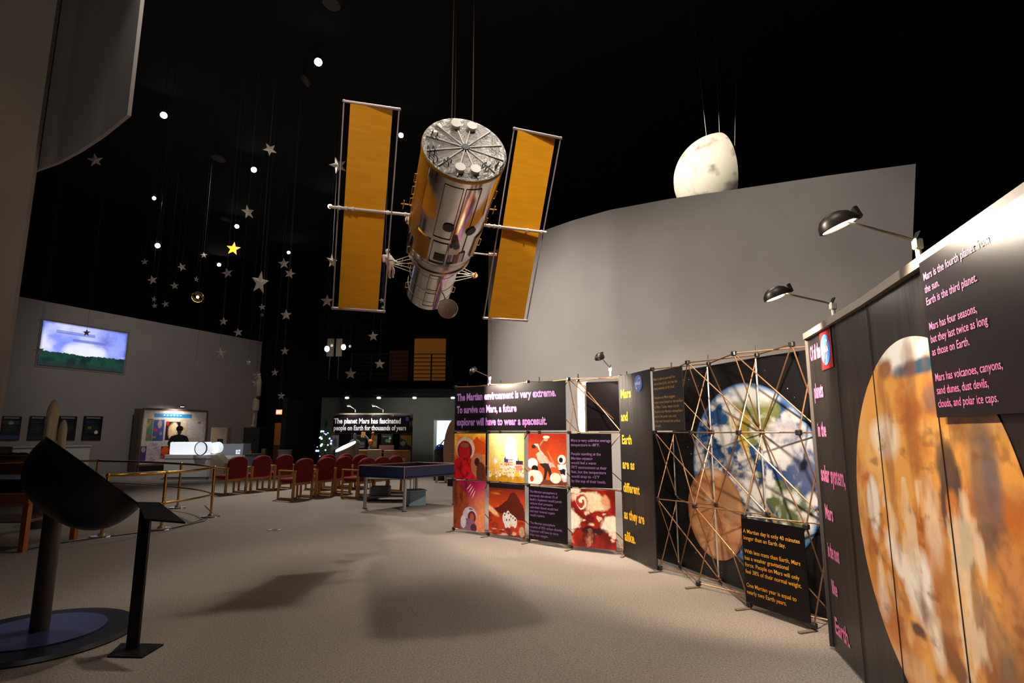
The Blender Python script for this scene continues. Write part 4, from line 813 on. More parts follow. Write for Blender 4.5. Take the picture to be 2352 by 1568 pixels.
t = thing('step_stool', 'small cream step stool on the floor right of the navy table', 'stool', atz(1013, 1108)); cream = mat('cream_plastic', rgb(225, 220, 205), .5)
MB().box((0, 0, .30), (.34, .28, .03), None, .008).build('seat', cream, t)
for x in (-.14, .14):
    for y in (-.11, .11): MB().slab([(x-.02, y-.02, 0), (x+.02, y-.02, 0), (x+.02, y+.02, 0), (x-.02, y+.02, 0)], (-x*.15, -y*.15, .29)).build('leg', cream, t)
# ================================================================ brass railing
PP = [(-10.7, 12.0), (-9.35, 13.05), (-6.72, 11.75), (-5.42, 10.55), (-5.50, 9.22), (-6.0, 8.62)]
rl = thing('brass_railing', 'brass two rail barrier on round bases curving around the exhibit table', 'railing', (-6.7, 11.0, 0))
for x, y in PP:
    p = Vector((x, y, 0)); MB().cyl(p, p+up*.89, .022, n=14).build('post', brass, rl, world=True, smooth=True)
    MB().lathe([(0, .03), (.05, .028), (.055, .05), (.024, .06)], p, (0, 0, 1), 20).lathe([(0, 0), (.155, 0), (.15, .02), (.05, .03), (0, .03)], p, (0, 0, 1), 28).build('post_base', mat('polished_base', (.75, .68, .58), .2, .9), rl, world=True, smooth=True)
    for z in (.40, .87): MB().sph(p+up*z, .034, 12).build('joint', brass, rl, world=True, smooth=True)
for i in range(len(PP)-1):
    a_, b_ = Vector((*PP[i], 0)), Vector((*PP[i+1], 0)); n_ = Vector(((b_-a_).y, -(b_-a_).x, 0)).normalized()
    if (a_+b_-Vector((-15.2, 21, 0))).dot(n_) < 0: n_ = -n_
    for z, r in ((.87, .023), (.40, .017)):
        MB().tube([a_+(b_-a_)*k/8+n_*.10*math.sin(PI*k/8)+up*z for k in range(9)], r, 12).build('rail', brass, rl, world=True, smooth=True)
tag(MB().tube([atz(*q, .008) for q in ((470, 1160), (488, 1178), (470, 1196), (400, 1212), (330, 1222), (230, 1234), (130, 1248), (60, 1262))], .007, 6).build('power_cord', mat('cord_black', (.02, .018, .016), .6)), 'thin dark cord lying on the carpet around the railing bases', 'cord')
# ================================================================ exhibit inside the railing
wood = mat('orange_wood', rgb(190, 110, 50), .4, noise=.2, nscale=8, stretch=(1, 8, 8)); A_ = Vector((-6.2, 7.5, 0))
t = thing('exhibit_table', 'wooden table with dark glass top inside the railing, behind the dark bowl', 'table', A_)
for x, y in ((0, 0), (0, .85), (-2.1, 0), (-2.1, .85)): MB().box((x-.035, y+.035, .31), (.07, .07, .62)).build('leg', wood, t)
MB().box((-1.05, .46, .665), (2.16, 1.0, .13), None, .012).build('table_frame', wood, t)
MB().box((-1.05, .46, .80), (1.9, .8, .14), None, .01).build('glass_top', mat('dark_glass', (.01, .01, .012), .12), t)
MB().box((-1.05, .46, .885), (1.95, .85, .03), None, .01).build('lid_rim', hubm, t)
ps = mat('printed_sheet', rgb(176, 166, 156), .6); MB().box((-1.05, .40, .36), (2.0, .7, .015)).build('shelf', mat('shelf_wood', rgb(120, 80, 50), .6), t)
m = MB()
for k in range(40): m.box((-2.0+.048*k, .10+.13*(k % 4), .3735), (.02, .04, .002), Matrix.Rotation(k*.7, 3, 'Z'))
sh = MB().slab([(-2.04, .04, .368), (-.08, .04, .368), (-.08, .62, .368), (-2.04, .62, .368)], (0, 0, .004)).build('printed_sheet', ps, t); m.build('print_marks', hubm, sh)
# shuttle model on pedestal
sx = at(116, 993, 9.25); t = thing('shuttle_model', 'cream space shuttle model with fuel tank rising behind the dark bowl', 'shuttle model', (sx.x, sx.y, 0), .68)
cr = mat('cream_model', rgb(206, 186, 150), .5); MB().cyl((0, 0, 0), (0, 0, .95), .12, n=24).cyl((0, 0, .95), (0, 0, .98), .25, n=24).build('pedestal', mat('gray_pedestal', rgb(90, 84, 80), .6), t)
MB().lathe([(.075, 1.0), (.085, 1.03), (.085, 1.80), (.078, 1.88), (.055, 1.96), (.025, 2.02), (0, 2.04)], n=28).build('fuel_tank', cr, t, smooth=True)
for y in (-.11, .11): MB().lathe([(0, .98), (.045, .98), (.035, 1.04), (.035, 1.68), (.02, 1.75), (0, 1.79)], (-.03, y, 0), n=16).build('booster', cr, t, smooth=True)
MB().lathe([(0, 1.0), (.05, 1.0), (.062, 1.06), (.06, 1.55), (.045, 1.64), (.02, 1.70), (0, 1.71)], (.155, -.02, 0), n=20).build('orbiter_body', cr, t, smooth=True)
MB().slab([(.15, -.24, 1.04), (.15, -.20, 1.0), (.15, .18, 1.0), (.15, .22, 1.04), (.15, .06, 1.32), (.15, .02, 1.5), (.15, -.06, 1.5), (.15, -.09, 1.32)], (.014, 0, 0)).build('wing', cr, t)
MB().slab([(.2, -.02, 1.02), (.36, -.02, .99), (.33, -.02, 1.07), (.21, -.02, 1.2)], (0, .012, 0)).build('tail_fin', cr, t)
# ================================================================ dark bowl on a pole and sign stand
dk = mat('bowl_black', (.006, .006, .009), .45, spec=.3); rc = at(218, 1084, 4.2); nax = cv(.585, .813, .63).normalized(); lat = cv(.594, -.651, .294).normalized()
px0 = atz(88, 1462); t = thing('parabolic_bowl', 'big black tilted bowl on a gray pole in the left foreground', 'bowl exhibit', (px0.x, px0.y, 0))
R_ = .405; prof = []
for k in range(25):
    x = R_*math.sin(PI/2*k/24); prof.append((x, -.375*(1-(x/R_)**2.5)**(1/2.5)))
prof += [(R_+.004, .0), (R_-.006, .003)]+[((R_-.015)*math.sin(PI/2*k/16), -.355*(1-min(1, math.sin(PI/2*k/16))**2.5)**(1/2.5)) for k in range(16, -1, -1)]
MB().lathe(prof, rc, nax, 56).build('bowl_shell', dk, t, world=True, smooth=True)
bp = rc-nax*.31-lat*.25; pt = Vector((px0.x, px0.y, 0)); ptop = Vector((px0.x, px0.y, 0.98)); gp = mat('gray_pole', rgb(84, 78, 76), .45, .4)
MB().cyl(pt, ptop, .062, n=24).build('pole', gp, t, world=True, smooth=True)
MB().tube([ptop-up*.03, ptop+(bp-ptop)*.5, bp], .035, 12).build('bracket', gp, t, world=True, smooth=True)
MB().lathe([(0, 0), (.62, 0), (.63, .01), (.61, .035), (.43, .04), (0, .04)], pt+Vector((-.0, -.02, 0)), (0, 0, 1), 64).build('base_plate', mat('base_black', (.012, .011, .012), .4), t, world=True, smooth=True)
MB().cyl(pt+up*.041, pt+up*.047, .42, n=56).build('base_disc', mat('blue_gray_disc', rgb(66, 70, 112), .32), t, world=True)
ss = atz(304, 1492); t = thing('sign_stand', 'black slanted sign plate on flat post and square foot beside the bowl', 'sign stand', (ss.x, ss.y, 0)); sb = mat('stand_black', (.005, .005, .006), .5, spec=.3)
tp_ = Vector((ss.x, ss.y, 0)); MB().slab([tp_+Vector((-.04, -.012, .012)), tp_+Vector((.04, -.012, .012)), tp_+Vector((.04, .012, .012)), tp_+Vector((-.04, .012, .012))], (0, 0, .96)).build('post', sb, t, world=True)
Bq = [atz(278, 1480), atz(376, 1482), atz(326, 1512), atz(246, 1510)]; MB().slab(Bq, (0, 0, .012)).build('foot_plate', sb, t, world=True)
q = [at(314, 1152, 4.16), at(366, 1153, 4.16), at(425, 1198, 3.92), at(334, 1191, 3.94)]; n_ = (q[1]-q[0]).cross(q[3]-q[0]).normalized(); n_ = n_ if n_.z < 0 else -n_
MB().slab(q, n_*.015).build('sign_plate', sb, t, world=True)
# ================================================================ left wall: projection, posters, counters
def wfn(px0_, px1_, y0, y1, off):
    """sheet on the left wall between two pixel columns (top/bottom rows at its left end)"""
    s0_, h1_ = WL.hit(px0_, y0); _, h0_ = WL.hit(px0_, y1); s1_, _ = WL.hit(px1_, y0); return s0_, s1_, h0_, h1_
s0_, h1_ = WL.hit(98, 735); _, h0_ = WL.hit(95, 838); s1_, _ = WL.hit(293, 762)
a = paint_grid(200, 110).grad((150, 170, 255), (120, 140, 245)); a.cloud((70, 84, 200), .45, .7, 3, 5, .9, 1.5, 1, m=a.X*1.2).cloud((225, 228, 255), .4, .7, 2.2, 8, .9, 1.6, 1, m=1.1-a.X)
for k, (x, r_) in enumerate(((.31, .07), (.40, .10), (.50, .11), (.60, .07), (.68, .07))): a.ell(x, .38+.02*(k % 2), r_, r_*1.9, (232, 235, 255), .9, wob=.3, seed=k, k=.75)
a.box(.15, .755, .60, .83, (110, 124, 210), .7).box(.34, .60, .74, .68, (110, 124, 210), .7)
for y in (.78, .80, .82): a.box(.16, y, .59, y+.008, (70, 84, 170), .7)
for y in (.62, .64, .66): a.box(.35, y, .73, y+.008, (70, 84, 170), .7)
edge = .28+.05*fbm(a.X, a.X*0, 40, 3, 4)+.06*np.abs(a.X-.5); a.mix((a.Y < edge), (22, 62, 52)).cloud((8, 32, 36), .4, .65, 14, 6, .9, 1, .5, m=(a.Y < edge)); a.mix(np.clip(1-a.Y/.14, 0, 1), (34, 40, 40))
vg = np.minimum(np.minimum(a.X, 1-a.X)/.03, (1-a.Y)/.04); a.mix(np.clip(1-vg, 0, 1)*.7, (40, 42, 70))
sc = thing('projection_screen', 'bright projected picture of blue sky over green forest on the left wall', 'projected picture', WL.pos(s0_, h0_, .02))
picture('picture', a, lambda u, v, d: WL.pos(s0_+(s1_-s0_)*u, h0_+(h1_-h0_)*v, .03-d), sc, m=art_mat('projected_light', .8, .95), grain=0)
fr = [WL.pos(x, z, .03) for x, z in ((s0_-.05, h0_-.05), (s1_+.05, h0_-.05), (s1_+.05, h1_+.05), (s0_-.05, h1_+.05))]
for i in range(4): MB().cyl(fr[i], fr[(i+1) % 4], .007, n=6).build('frame_edge', mat('pale_frame', rgb(130, 124, 124), .5), sc, world=True)
def dark_poster(seed, hl):
    a = paint_grid(50, 70).fill((12, 13, 20)); a.box(.12, .90, .88, .95, (190, 190, 190), .6)
    for k in range(9): a.box(.12, .80-.06*k, .5+.35*((k*seed) % 3)/3, .82-.06*k, (70, 84, 100), .7)
    return a.box(.05, .05, .95, .2, hl, .6).ell(.6, .5, .25, .15, (50, 60, 70), .8, k=.5)
for px0_, px1_, lab, hl in ((2, 50, 'dark framed wall poster farthest left', (60, 90, 150)), (68, 104, 'dark framed wall poster partly behind the shuttle model', (40, 50, 60)), (134, 177, 'dark framed wall poster right of the shuttle model', (30, 30, 40)), (192, 236, 'dark framed wall poster nearest the lit bulletin board', (50, 36, 40))):
    s0_, s1_, h0_, h1_ = wfn(px0_, px1_, 955, 1011, 0); t = thing('wall_poster', lab, 'poster', WL.pos(s0_, h0_, .02), group='dark posters on the left wall')
    a = dark_poster(px0_ % 5+2, hl)
    if px0_ == 192: a.ell(.72, .33, .09, .07, (235, 235, 230), .5).ell(.35, .52, .1, .05, (140, 130, 40), .5)
    if px0_ == 2: a.box(.08, .66, .92, .8, (90, 84, 40), .6).ell(.5, .72, .12, .07, (150, 165, 175), .6)
    picture('print', a, lambda u, v, d: WL.pos(s0_+(s1_-s0_)*u, h0_+(h1_-h0_)*v, .03-d), t)
# bulletin board with lamp
s0_, _ = WL.hit(298, 1000); s1_, _ = WL.hit(448, 1000); h0_, h1_ = .25, 2.42
bo = thing('bulletin_board', 'lit bulletin board covered with colorful pictures under a lamp', 'bulletin board', WL.pos(s0_, 0, .6))
a = paint_grid(220, 190).fill((206, 192, 178)); PX = lambda x: (x-298)/150
def bb_(x0, x1, y0, y1, c): a.box(PX(x0), 1-(y1-937)/120, PX(x1), 1-(y0-937)/120, c)
bb_(323, 410, 946, 955, (40, 130, 200)); bb_(309, 322, 958, 1006, (90, 130, 110)); bb_(323, 347, 960, 1006, (70, 80, 150)); bb_(351, 384, 964, 1005, (40, 28, 40)); bb_(300, 313, 1017, 1048, (70, 60, 120)); bb_(317, 345, 1010, 1054, (196, 184, 196)); bb_(345, 365, 1018, 1045, (60, 44, 40)); bb_(366, 396, 1016, 1046, (206, 190, 176)); bb_(388, 398, 962, 1004, (226, 208, 176)); bb_(402, 440, 962, 1000, (214, 204, 204))
for k in range(6): a.box(.30+.05*k, .885, .33+.05*k, .905, (230, 240, 250))
Q = lambda x, y: (PX(x), 1-(y-937)/120)
for x, y, rx, ry, c in ((369, 985, .075, .15, (250, 200, 150)), (372, 978, .05, .1, (255, 226, 190)), (355, 968, .02, .04, (190, 40, 40)), (315, 966, .02, .04, (210, 130, 50)), (314, 996, .02, .03, (200, 90, 50)), (311, 972, .02, .03, (190, 180, 80)), (337, 970, .03, .07, (170, 150, 140)), (328, 982, .03, .03, (210, 60, 60)), (341, 990, .02, .03, (130, 130, 120)), (327, 998, .03, .02, (170, 150, 90)), (355, 1028, .055, .07, (226, 90, 30)), (354, 1041, .04, .03, (180, 60, 40)), (307, 1024, .03, .05, (190, 160, 170)), (393, 980, .02, .03, (230, 190, 90)), (430, 965, .03, .02, (130, 120, 170))):
    X_, Y_ = Q(x, y); a.ell(X_, Y_, rx, ry, c, .3, wob=.2)
for k in range(26): X_, Y_ = Q(320+(k*7) % 24, 1012+(k*11) % 40); a.box(X_, Y_, X_+.05, Y_+.012, (150, 130, 150))
for k in range(14): X_, Y_ = Q(368+(k*5) % 26, 1018+(k*9) % 26); a.ell(X_, Y_, .015, .02, (190, 80, 50), .5)
picture('board_face', a, lambda u, v, d: WL.pos(s0_+(s1_-s0_)*u, h0_+(h1_-h0_)*v, .62-d), bo, th=.03)
fm = mat('brown_frame', rgb(92, 76, 68), .6)
for a_, b_ in (((s0_, h0_), (s0_, h1_)), ((s1_, h0_), (s1_, h1_)), ((s0_, h1_), (s1_, h1_)), ((s0_, h0_), (s1_, h0_))): MB().cyl(WL.pos(a_[0], a_[1], .62), WL.pos(b_[0], b_[1], .62), .05, n=4).build('frame', fm, bo, world=True)
MB().slab([WL.pos(s0_-.03, 0, .62), WL.pos(s0_-.03, 0, .25), WL.pos(s0_-.03, h1_, .25), WL.pos(s0_-.03, h1_, .62)], WL.pos(s0_, 0, 0)-WL.pos(s0_+.05, 0, 0)).build('side_panel', fm, bo, world=True)
for s_ in (s0_+.05, s1_-.05): MB().cyl(WL.pos(s_, 0, .6), WL.pos(s_, h0_, .6), .03, n=8).build('leg', fm, bo, world=True)
sm = s0_+(s1_-s0_)*.47; lp = WL.pos(sm, h1_+.12, 1.02); t = thing('board_lamp', 'small dark lamp shining over the top of the bulletin board', 'lamp', WL.pos(sm, h1_+.05, .62))
MB().tube([WL.pos(sm, h1_+.05, .62), WL.pos(sm, h1_+.16, .75), lp], .012, 8).build('arm', hubm, t, world=True); MB().lathe([(.0, .06), (.05, .05), (.09, 0), (.08, 0)], lp, (0, 0, 1), 20).build('lamp_shade', hubm, t, world=True, smooth=True); MB().cyl(lp-up*.004, lp+up*.02, .06, n=16).build('bulb', bulb, t, world=True)
spot('board_light', lp-up*.02, WL.pos(sm, 1.7, .62), 60, 150, (1, .93, .82), .05, .6)
# white counter under the posters and brown cabinet
s0_, _ = WL.hit(2, 1000); s1_, _ = WL.hit(180, 1000); t = thing('white_counter', 'long white covered counter along the wall under the dark posters', 'counter', WL.pos(s0_, 0, .5))
wc = mat('white_cloth', rgb(196, 190, 182), .8); gs = grid_sheet(WL, s0_, s1_, 0, 1.02, .75, .7, 8, 1).build('body', wc, t, world=True); grid_sheet(WL, s0_-.03, s1_+.03, 1.02, 1.06, .8, .78, 8, 1).build('top', wc, t, world=True)
t = thing('brown_cabinet', 'brown cabinet behind the railing at the left edge', 'cabinet', (-11.9, 13.4, 0)); bc = mat('brown_board', rgb(128, 98, 58), .6)
MB().box((0, 0, .5), (1.8, .6, .9), None, .01).build('body', bc, t); MB().box((0, 0, .97), (1.86, .66, .04), None, .005).build('top', bc, t)
for x in (-.45, .45): MB().box((x, -.31, .5), (.84, .02, .8), None, .005).build('door', bc, t)
m = MB()
for k in range(9): m.sph((-.7+.17*k, .05*math.sin(k*3), .99), .09+.03*math.sin(k*2.2), 10, (1.5, 1, .55))
tag(m.build('dark_rocks', mat('rock_black', (.012, .01, .01), .8, bump=.6, bscale=12)), 'dark lumpy rocks heaped on top of the brown cabinet', 'rocks', kind='stuff').location = (-11.9, 13.4, 0)
# kiosk, dark cabinet, hanging rocket, corridor furniture
def stand(name, label, cat, x0, x1, ytop, Y, dep, m, part='body', base=0, yaw=0):
    t, w_, z1 = floorbox(name, label, cat, x0, x1, ytop, Y, dep, m, yaw); MB().box((0, 0, (z1+base)/2), (w_, dep, z1-base), None, .012).build(part, m, t); return t, w_, z1
tan = mat('tan_panel', rgb(160, 140, 120), .6)
t, w_, h = stand('info_kiosk', 'tan upright kiosk with small black screen against the left wall', 'kiosk', 484, 522, 981, 24.6, .35, tan)
MB().box((.08, -.19, h-.62), (.24, .03, .26), None, .01).build('screen', hubm, t); MB().box((.05, -.19, h-.86), (.12, .03, .06)).build('blue_light', mat('blue_led', (.1, .1, .9), .5, emit=1.2, ecol=(.15, .12, .9)), t)
t, w_, h = stand('dark_cabinet', 'tall near black cabinet at the right end of the left wall', 'cabinet', 559, 596, 981, 24.0, .5, mat('dark_cab', (.012, .013, .012), .5))
MB().box((.15, -.26, h-.5), (.06, .03, .05)).build('handle', chrome, t)
t, w_, h = stand('small_table', 'small teal gray table left of the dark cabinet chairs', 'table', 566, 593, 1044, 19.5, .5, mat('teal_gray', rgb(104, 120, 112), .6)); MB().box((0, 0, h+.012), (w_+.08, .58, .03), None, .008).build('top', MATS['teal_gray'], t)
MB().cyl((-.12, 0, h+.03), (-.12, 0, h+.14), .035, .02, 12).build('orange_knob', mat('orange_small', rgb(200, 90, 30), .5), t)
t, w_, h = stand('orange_panel', 'orange brown door panel below the exit sign', 'panel', 630, 656, 971, 27.5, .12, mat('orange_brown', rgb(176, 112, 36), .5), base=.9)
t.location.z = 0; MB().box((0, 0, .45), (w_*1.0, .12, .88), None, .01).build('lower_panel', mat('brown_lower', rgb(96, 50, 26), .5), t); MB().box((.08, -.07, 1.95), (.06, .02, .05)).build('small_plate', hubm, t)
t = thing('trash_bin', 'pale gray waste bin right of the brown panel', 'bin', (at(655, 1040, 22).x, 22.4, 0)); MB().cyl((0, 0, 0), (0, 0, .80), .20, .26, 20).build('body', mat('pale_gray_bin', rgb(150, 146, 142), .6), t, smooth=True); MB().cyl((0, 0, .80), (0, 0, .84), .28, n=20).build('rim', MATS['pale_gray_bin'], t)
t, w_, h = stand('yellow_block', 'small olive yellow box behind the second red chair', 'box', 603, 612, 1030, 23.5, .2, mat('olive_yellow', rgb(120, 94, 34), .6))
ex = at(641, 946, 27); t = thing('exit_sign', 'small glowing red exit sign over the dark corridor', 'exit sign', ex)
MB().box((0, 0, 0), (.26, .08, .22), None, .01).build('sign_box', mat('exit_glow', (.9, .05, .02), .5, emit=5, ecol=(1, .10, .04)), t); MB().cyl((0, 0, .1), (0, 0, 11-ex.z), .015, n=6).build('hanger', hubm, t)
lettering([('EXIT', -.11, -.05, .13, .22)], lambda x, y: ex+Vector((x, -.043, y)), mat('exit_letters', (1, .6, .2), .5, emit=7, ecol=(1, .62, .2)), t, 'letters', .02)
c = at(589, 915, 20.5); t = thing('hanging_rocket', 'slim pale rocket model hanging upright beside the left wall end', 'rocket model', c); wr = mat('rocket_gray', rgb(140, 124, 106), .6)
MB().lathe([(0, .95), (.02, .9), (.06, .72), (.085, .6), (.085, .12), (.06, .08)], (.06, 0, 0), n=16).build('upper_stage', wr, t, smooth=True)
MB().cyl((.04, 0, -.14), (.04, 0, .1), .05, n=12).build('coupling', hubm, t); MB().lathe([(.05, .0), (.11, -.06), (.12, -.42), (.05, -.46)], (0, 0, 0), n=16).build('lower_stage', wr, t, smooth=True)
MB().cyl((-.03, 0, -.46), (-.06, 0, -.95), .045, .03, 12).cyl((-.06, 0, -.95), (-.06, 0, -.98), .06, .07, 12).build('engine_section', wr, t, smooth=True); MB().cyl((.06, 0, .9), (.06, 0, 11-c.z), .006, n=4).build('cable', hubm, t)
MB().cyl((.06, 0, .55), (.02, 0, -.45), .02, n=6).build('spine', wr, t)
# white display cases and the visitor
def case(label, x0, x1, ytop, ybase, Y, dep, lit):
    Dd = CP*Y; xa, xb = (x0-1176)/F*Dd, (x1-1176)/F*Dd; t = thing('display_case', label, 'display case', ((xa+xb)/2, Y+dep/2, 0), group='white display cases'); w_ = xb-xa
    d = ray(0, ybase); zb = 1.5+d.z*(Y/d.y); d = ray(0, ytop); zt = 1.5+d.z*(Y/d.y)
    MB().box((0, 0, .04), (w_-.04, dep-.04, .08)).build('plinth', mat('gray_plinth', rgb(130, 130, 134), .6), t); MB().box((0, 0, .08+(zb-.08)/2), (w_, dep, zb-.08), None, .01).build('cabinet', white, t)
    MB().box((0, 0, zb-.12), (w_+.02, dep+.02, .02)).build('cabinet_groove', mat('groove_gray', rgb(150, 150, 150), .6), t)
    return t, w_, zb, zt
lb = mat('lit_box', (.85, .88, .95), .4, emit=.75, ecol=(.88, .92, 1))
t, w_, zb, zt = case('white display case with glowing white top, behind the brass rails', 383, 482, 1016, 1044, 18.7, .9, 1)
MB().box((-.12, 0, (zb+zt)/2+.01), (w_-.28, .5, zt-zb), None, .02).build('lit_tray', lb, t)
t2 = thing('telescope_tube', 'round white telescope tube lying at right end of the glowing case', 'telescope tube', (t.location.x+w_/2-.13, 18.9, zb)); r_ = (zt-zb)/2*1.05
MB().cyl((0, .0, r_), (-.05, -.32, r_), r_, n=28).build('tube', lb, t2, smooth=True); MB().lathe([(r_*1.0, 0), (r_*1.1, .01), (r_*1.1, .04), (r_, .05)], (-.05, -.36, r_), (.15, 1, 0), 28).build('tube_rim', steel, t2, smooth=True); MB().cyl((.16, .1, r_), (.2, .3, r_*1.1), r_*.9, n=20).build('rear_cell', lb, t2, smooth=True)
t, w_, zb, zt = case('farther white display case with gray glass box on top', 500, 560, 1019, 1046, 20.2, .8, 0)
gl = mat('vitrine_gray', rgb(150, 152, 168), .25); MB().box((0, 0, (zb+zt)/2), (w_-.05, .6, zt-zb), None, .01).build('glass_box', gl, t)
for dx, dz in ((.22, .08), (.30, .08), (.22, .16), (.31, .17)): MB().sph((dx, -.31, zb+dz), .035, 10).build('white_ball', lb, t)
t = thing('slanted_panel', 'tan slanted side panel between the two white display cases', 'panel', (at(495, 1060, 18.8).x+.12, 19.1, 0)); MB().slab([(-.16, -.2, 0), (.33, -.2, 0), (.33, -.2, .50), (.06, -.2, .78), (-.16, -.2, .78)], (0, .45, 0)).build('body', tan, t)
pv = at(411, 1005, 21.0); t = thing('person', 'person in dark clothes and cap standing behind the glowing display case', 'person', (pv.x, pv.y, 0), .5); OFF[t.name] = Vector((0, 0, 0))
cl = mat('dark_clothes', (.006, .006, .007), .9); sk = mat('brown_skin', rgb(150, 110, 90), .6)  # skin is one even brown tone
J = [(0, 0, .92), (0, 0, 1.15), (0, .03, 1.36), (.19, .02, 1.36), (.30, -.02, 1.10), (.26, -.20, .98), (-.19, .02, 1.36), (-.30, 0, 1.10), (-.22, -.20, .98), (.10, 0, .88), (.11, -.02, .48), (.11, .02, .08), (.11, -.13, .05), (-.10, 0, .88), (-.11, -.02, .48), (-.11, .02, .08), (-.11, -.13, .05)]
skin_body('clothes', J, [(0, 1), (1, 2), (2, 3), (3, 4), (4, 5), (2, 6), (6, 7), (7, 8), (0, 9), (9, 10), (10, 11), (11, 12), (0, 13), (13, 14), (14, 15), (15, 16)], [.15, .16, .15, .09, .065, .05, .09, .065, .05, .1, .075, .055, .045, .1, .075, .055, .045], cl, t)
skin_body('head', [(0, .02, 1.42), (0, -.02, 1.50), (0, -.05, 1.60), (0, -.14, 1.57)], [(0, 1), (1, 2), (2, 3)], [.055, .06, .105, .02], sk, t)
m = MB(); m.sph((0, -.02, 1.64), .115, 16, (1, 1.1, .95)); m.box((0, -.17, 1.63), (.15, .12, .02), Matrix.Rotation(.2, 3, 'X'), .008); m.build('cap', cl, t, smooth=True)
for sx in (-1, 1):
    m = MB(); b_ = Vector((sx*.24, -.23, .98)); m.sph(b_, .04, 10, (.9, 1.1, .5)); 
    for k in range(4): m.cyl(b_+Vector((-.028+.019*k, -.03, 0)), b_+Vector((-.032+.021*k, -.09-.01*(k in (1, 2)), -.012)), .009, .007, 6)
    m.cyl(b_+Vector((-sx*.03, 0, 0)), b_+Vector((-sx*.065, -.04, .0)), .011, .008, 6); m.build('hand', sk, t, smooth=True)
# ================================================================ booth at the back, mezzanine, tree
YB = 21.5; bx = lambda px, Y=YB: (px-1176)/F*CP*Y
def zy(py, Y=YB): d = ray(1176, py); return 1.5+d.z*(Y/d.y)
t = thing('booth_lattice', 'lattice booth frame with pale top bars and dark curtain behind lit sign', 'booth', (bx(852), YB, 0)); xs = [bx(763)+(bx(944)-bx(763))*k/4 for k in range(5)]
for x in xs:
    for y in (YB, YB+.28): MB().cyl((x, y, 0), (x, y, 2.2), .012, n=6).build('post', rodm, t, world=True)
for z in (.76, 1.47, 2.2):
    for a_, b_ in zip(xs, xs[1:]): MB().cyl((a_, YB, z), (b_, YB+.28, z), .012, n=6).cyl((a_, YB+.28, z), (b_, YB, z), .012, n=6).build('crossed_rod', rodm, t, world=True)
MB().box(((xs[0]+xs[4])/2, YB-.03, 2.19), (xs[4]-xs[0]+.1, .05, .05)).build('top_bar', mat('gray_rail', rgb(120, 108, 96), .6), t, world=True)
MB().box(((xs[0]+xs[4])/2, YB+.32, 1.1), (xs[4]-xs[0], .02, 2.1)).build('back_curtain', mat('booth_curtain', (.016, .016, .016), .8), t, world=True)
sg = thing('booth_sign', 'long black sign with two rows of white letters at the back booth', 'sign', (bx(766), YB-.08, zy(992))); z0, z1 = zy(992), zy(956)
MB().box(((bx(766)+bx(941))/2, YB-.10, (z0+z1)/2), (bx(941)-bx(766), .02, z1-z0), None, .004).build('board', boardblk, sg, world=True)
lettering([('The planet Mars has fascinated', bx(768)-bx(766), .32, .27, bx(921)-bx(768)), ('people on Earth for thousands of years', bx(768)-bx(766), .07, .25, bx(934)-bx(768))], lambda x, y: Vector((bx(766)+x, YB-.113, z0+y)), mat('bright_white_print', (.9, .9, .95), .5), sg, bold=.03)
MB().box((bx(936), YB-.112, z1-.1), (.12, .004, .14)).build('purple_mark', mat('purple_mark', rgb(90, 60, 170), .5), sg, world=True)
for px, hx, lab in ((814, 809, 'left booth lamp over the white lettered sign'), (878, 866, 'right booth lamp over the white lettered sign')):
    b_ = Vector((bx(px), YB, 2.25)); h_ = Vector((bx(hx)-.05, YB-.45, 2.50)); tt = thing('booth_lamp', lab, 'lamp', b_, group='lamps over the booth sign')
    MB().tube([b_, b_+up*.1, h_], .012, 6).build('arm', mat('cream_plastic', rgb(225, 220, 205), .5), tt, world=True); MB().sph(h_, .07, 12, (1.2, 1, .6)).build('lamp_shade', MATS['cream_plastic'], tt, world=True, smooth=True); MB().cyl(h_-up*.05, h_-up*.035, .04, n=12).build('bulb', bulb, tt, world=True)
    spot('booth_light', h_-up*.06, (b_.x+.25, YB-.1, 1.8), 60, 170, (1, .96, .9), .04, .6)
def hangboard(label, x0, x1, y0, y1, c, paint=None, Y=YB-.06, cat='poster'):
    tt = thing('booth_poster', label, cat, (bx(x0, Y), Y, zy(y1, Y)), group='small posters in the back booth'); a = paint_grid(30, 36).fill(c)
    if paint: paint(a)
    w_ = bx(x1, Y)-bx(x0, Y); h_ = zy(y0, Y)-zy(y1, Y); picture('print', a, lambda u, v, d: Vector((bx(x0, Y)+w_*u, Y+d, zy(y1, Y)+h_*v)), tt)
hangboard('gray portrait poster at left side of the back booth', 763, 779, 998, 1033, (120, 112, 106), lambda a: a.ell(.5, .5, .25, .3, (60, 54, 50), .6))
def txt(a):
    a.box(.2, .88, .8, .94, (170, 180, 200), .8)
    for k in range(9): a.box(.1, .42-.045*k, .9, .445-.045*k, (120, 130, 140), .8)
hangboard('black booth poster with pale text lines', 813, 841, 996, 1030, (14, 16, 18), txt)
hangboard('olive booth poster right of the orange model arm', 853, 867, 996, 1029, (96, 84, 30), lambda a: a.box(.2, .6, .8, .63, (50, 44, 20)).ell(.6, .3, .3, .2, (130, 118, 60), .6))
hangboard('black and green picture poster in the booth center', 876, 902, 996, 1022, (16, 22, 18), lambda a: a.box(.0, .84, 1, .96, (130, 170, 140), .9).box(.1, .7, .9, .78, (110, 150, 120), .7).ell(.55, .4, .2, .15, (90, 130, 100), .5).ell(.78, .6, .1, .1, (200, 210, 190), .5).ell(.74, .32, .08, .1, (220, 150, 40), .5))
hangboard('pale pink strip poster under the green picture', 872, 906, 1022, 1034, (160, 110, 100))
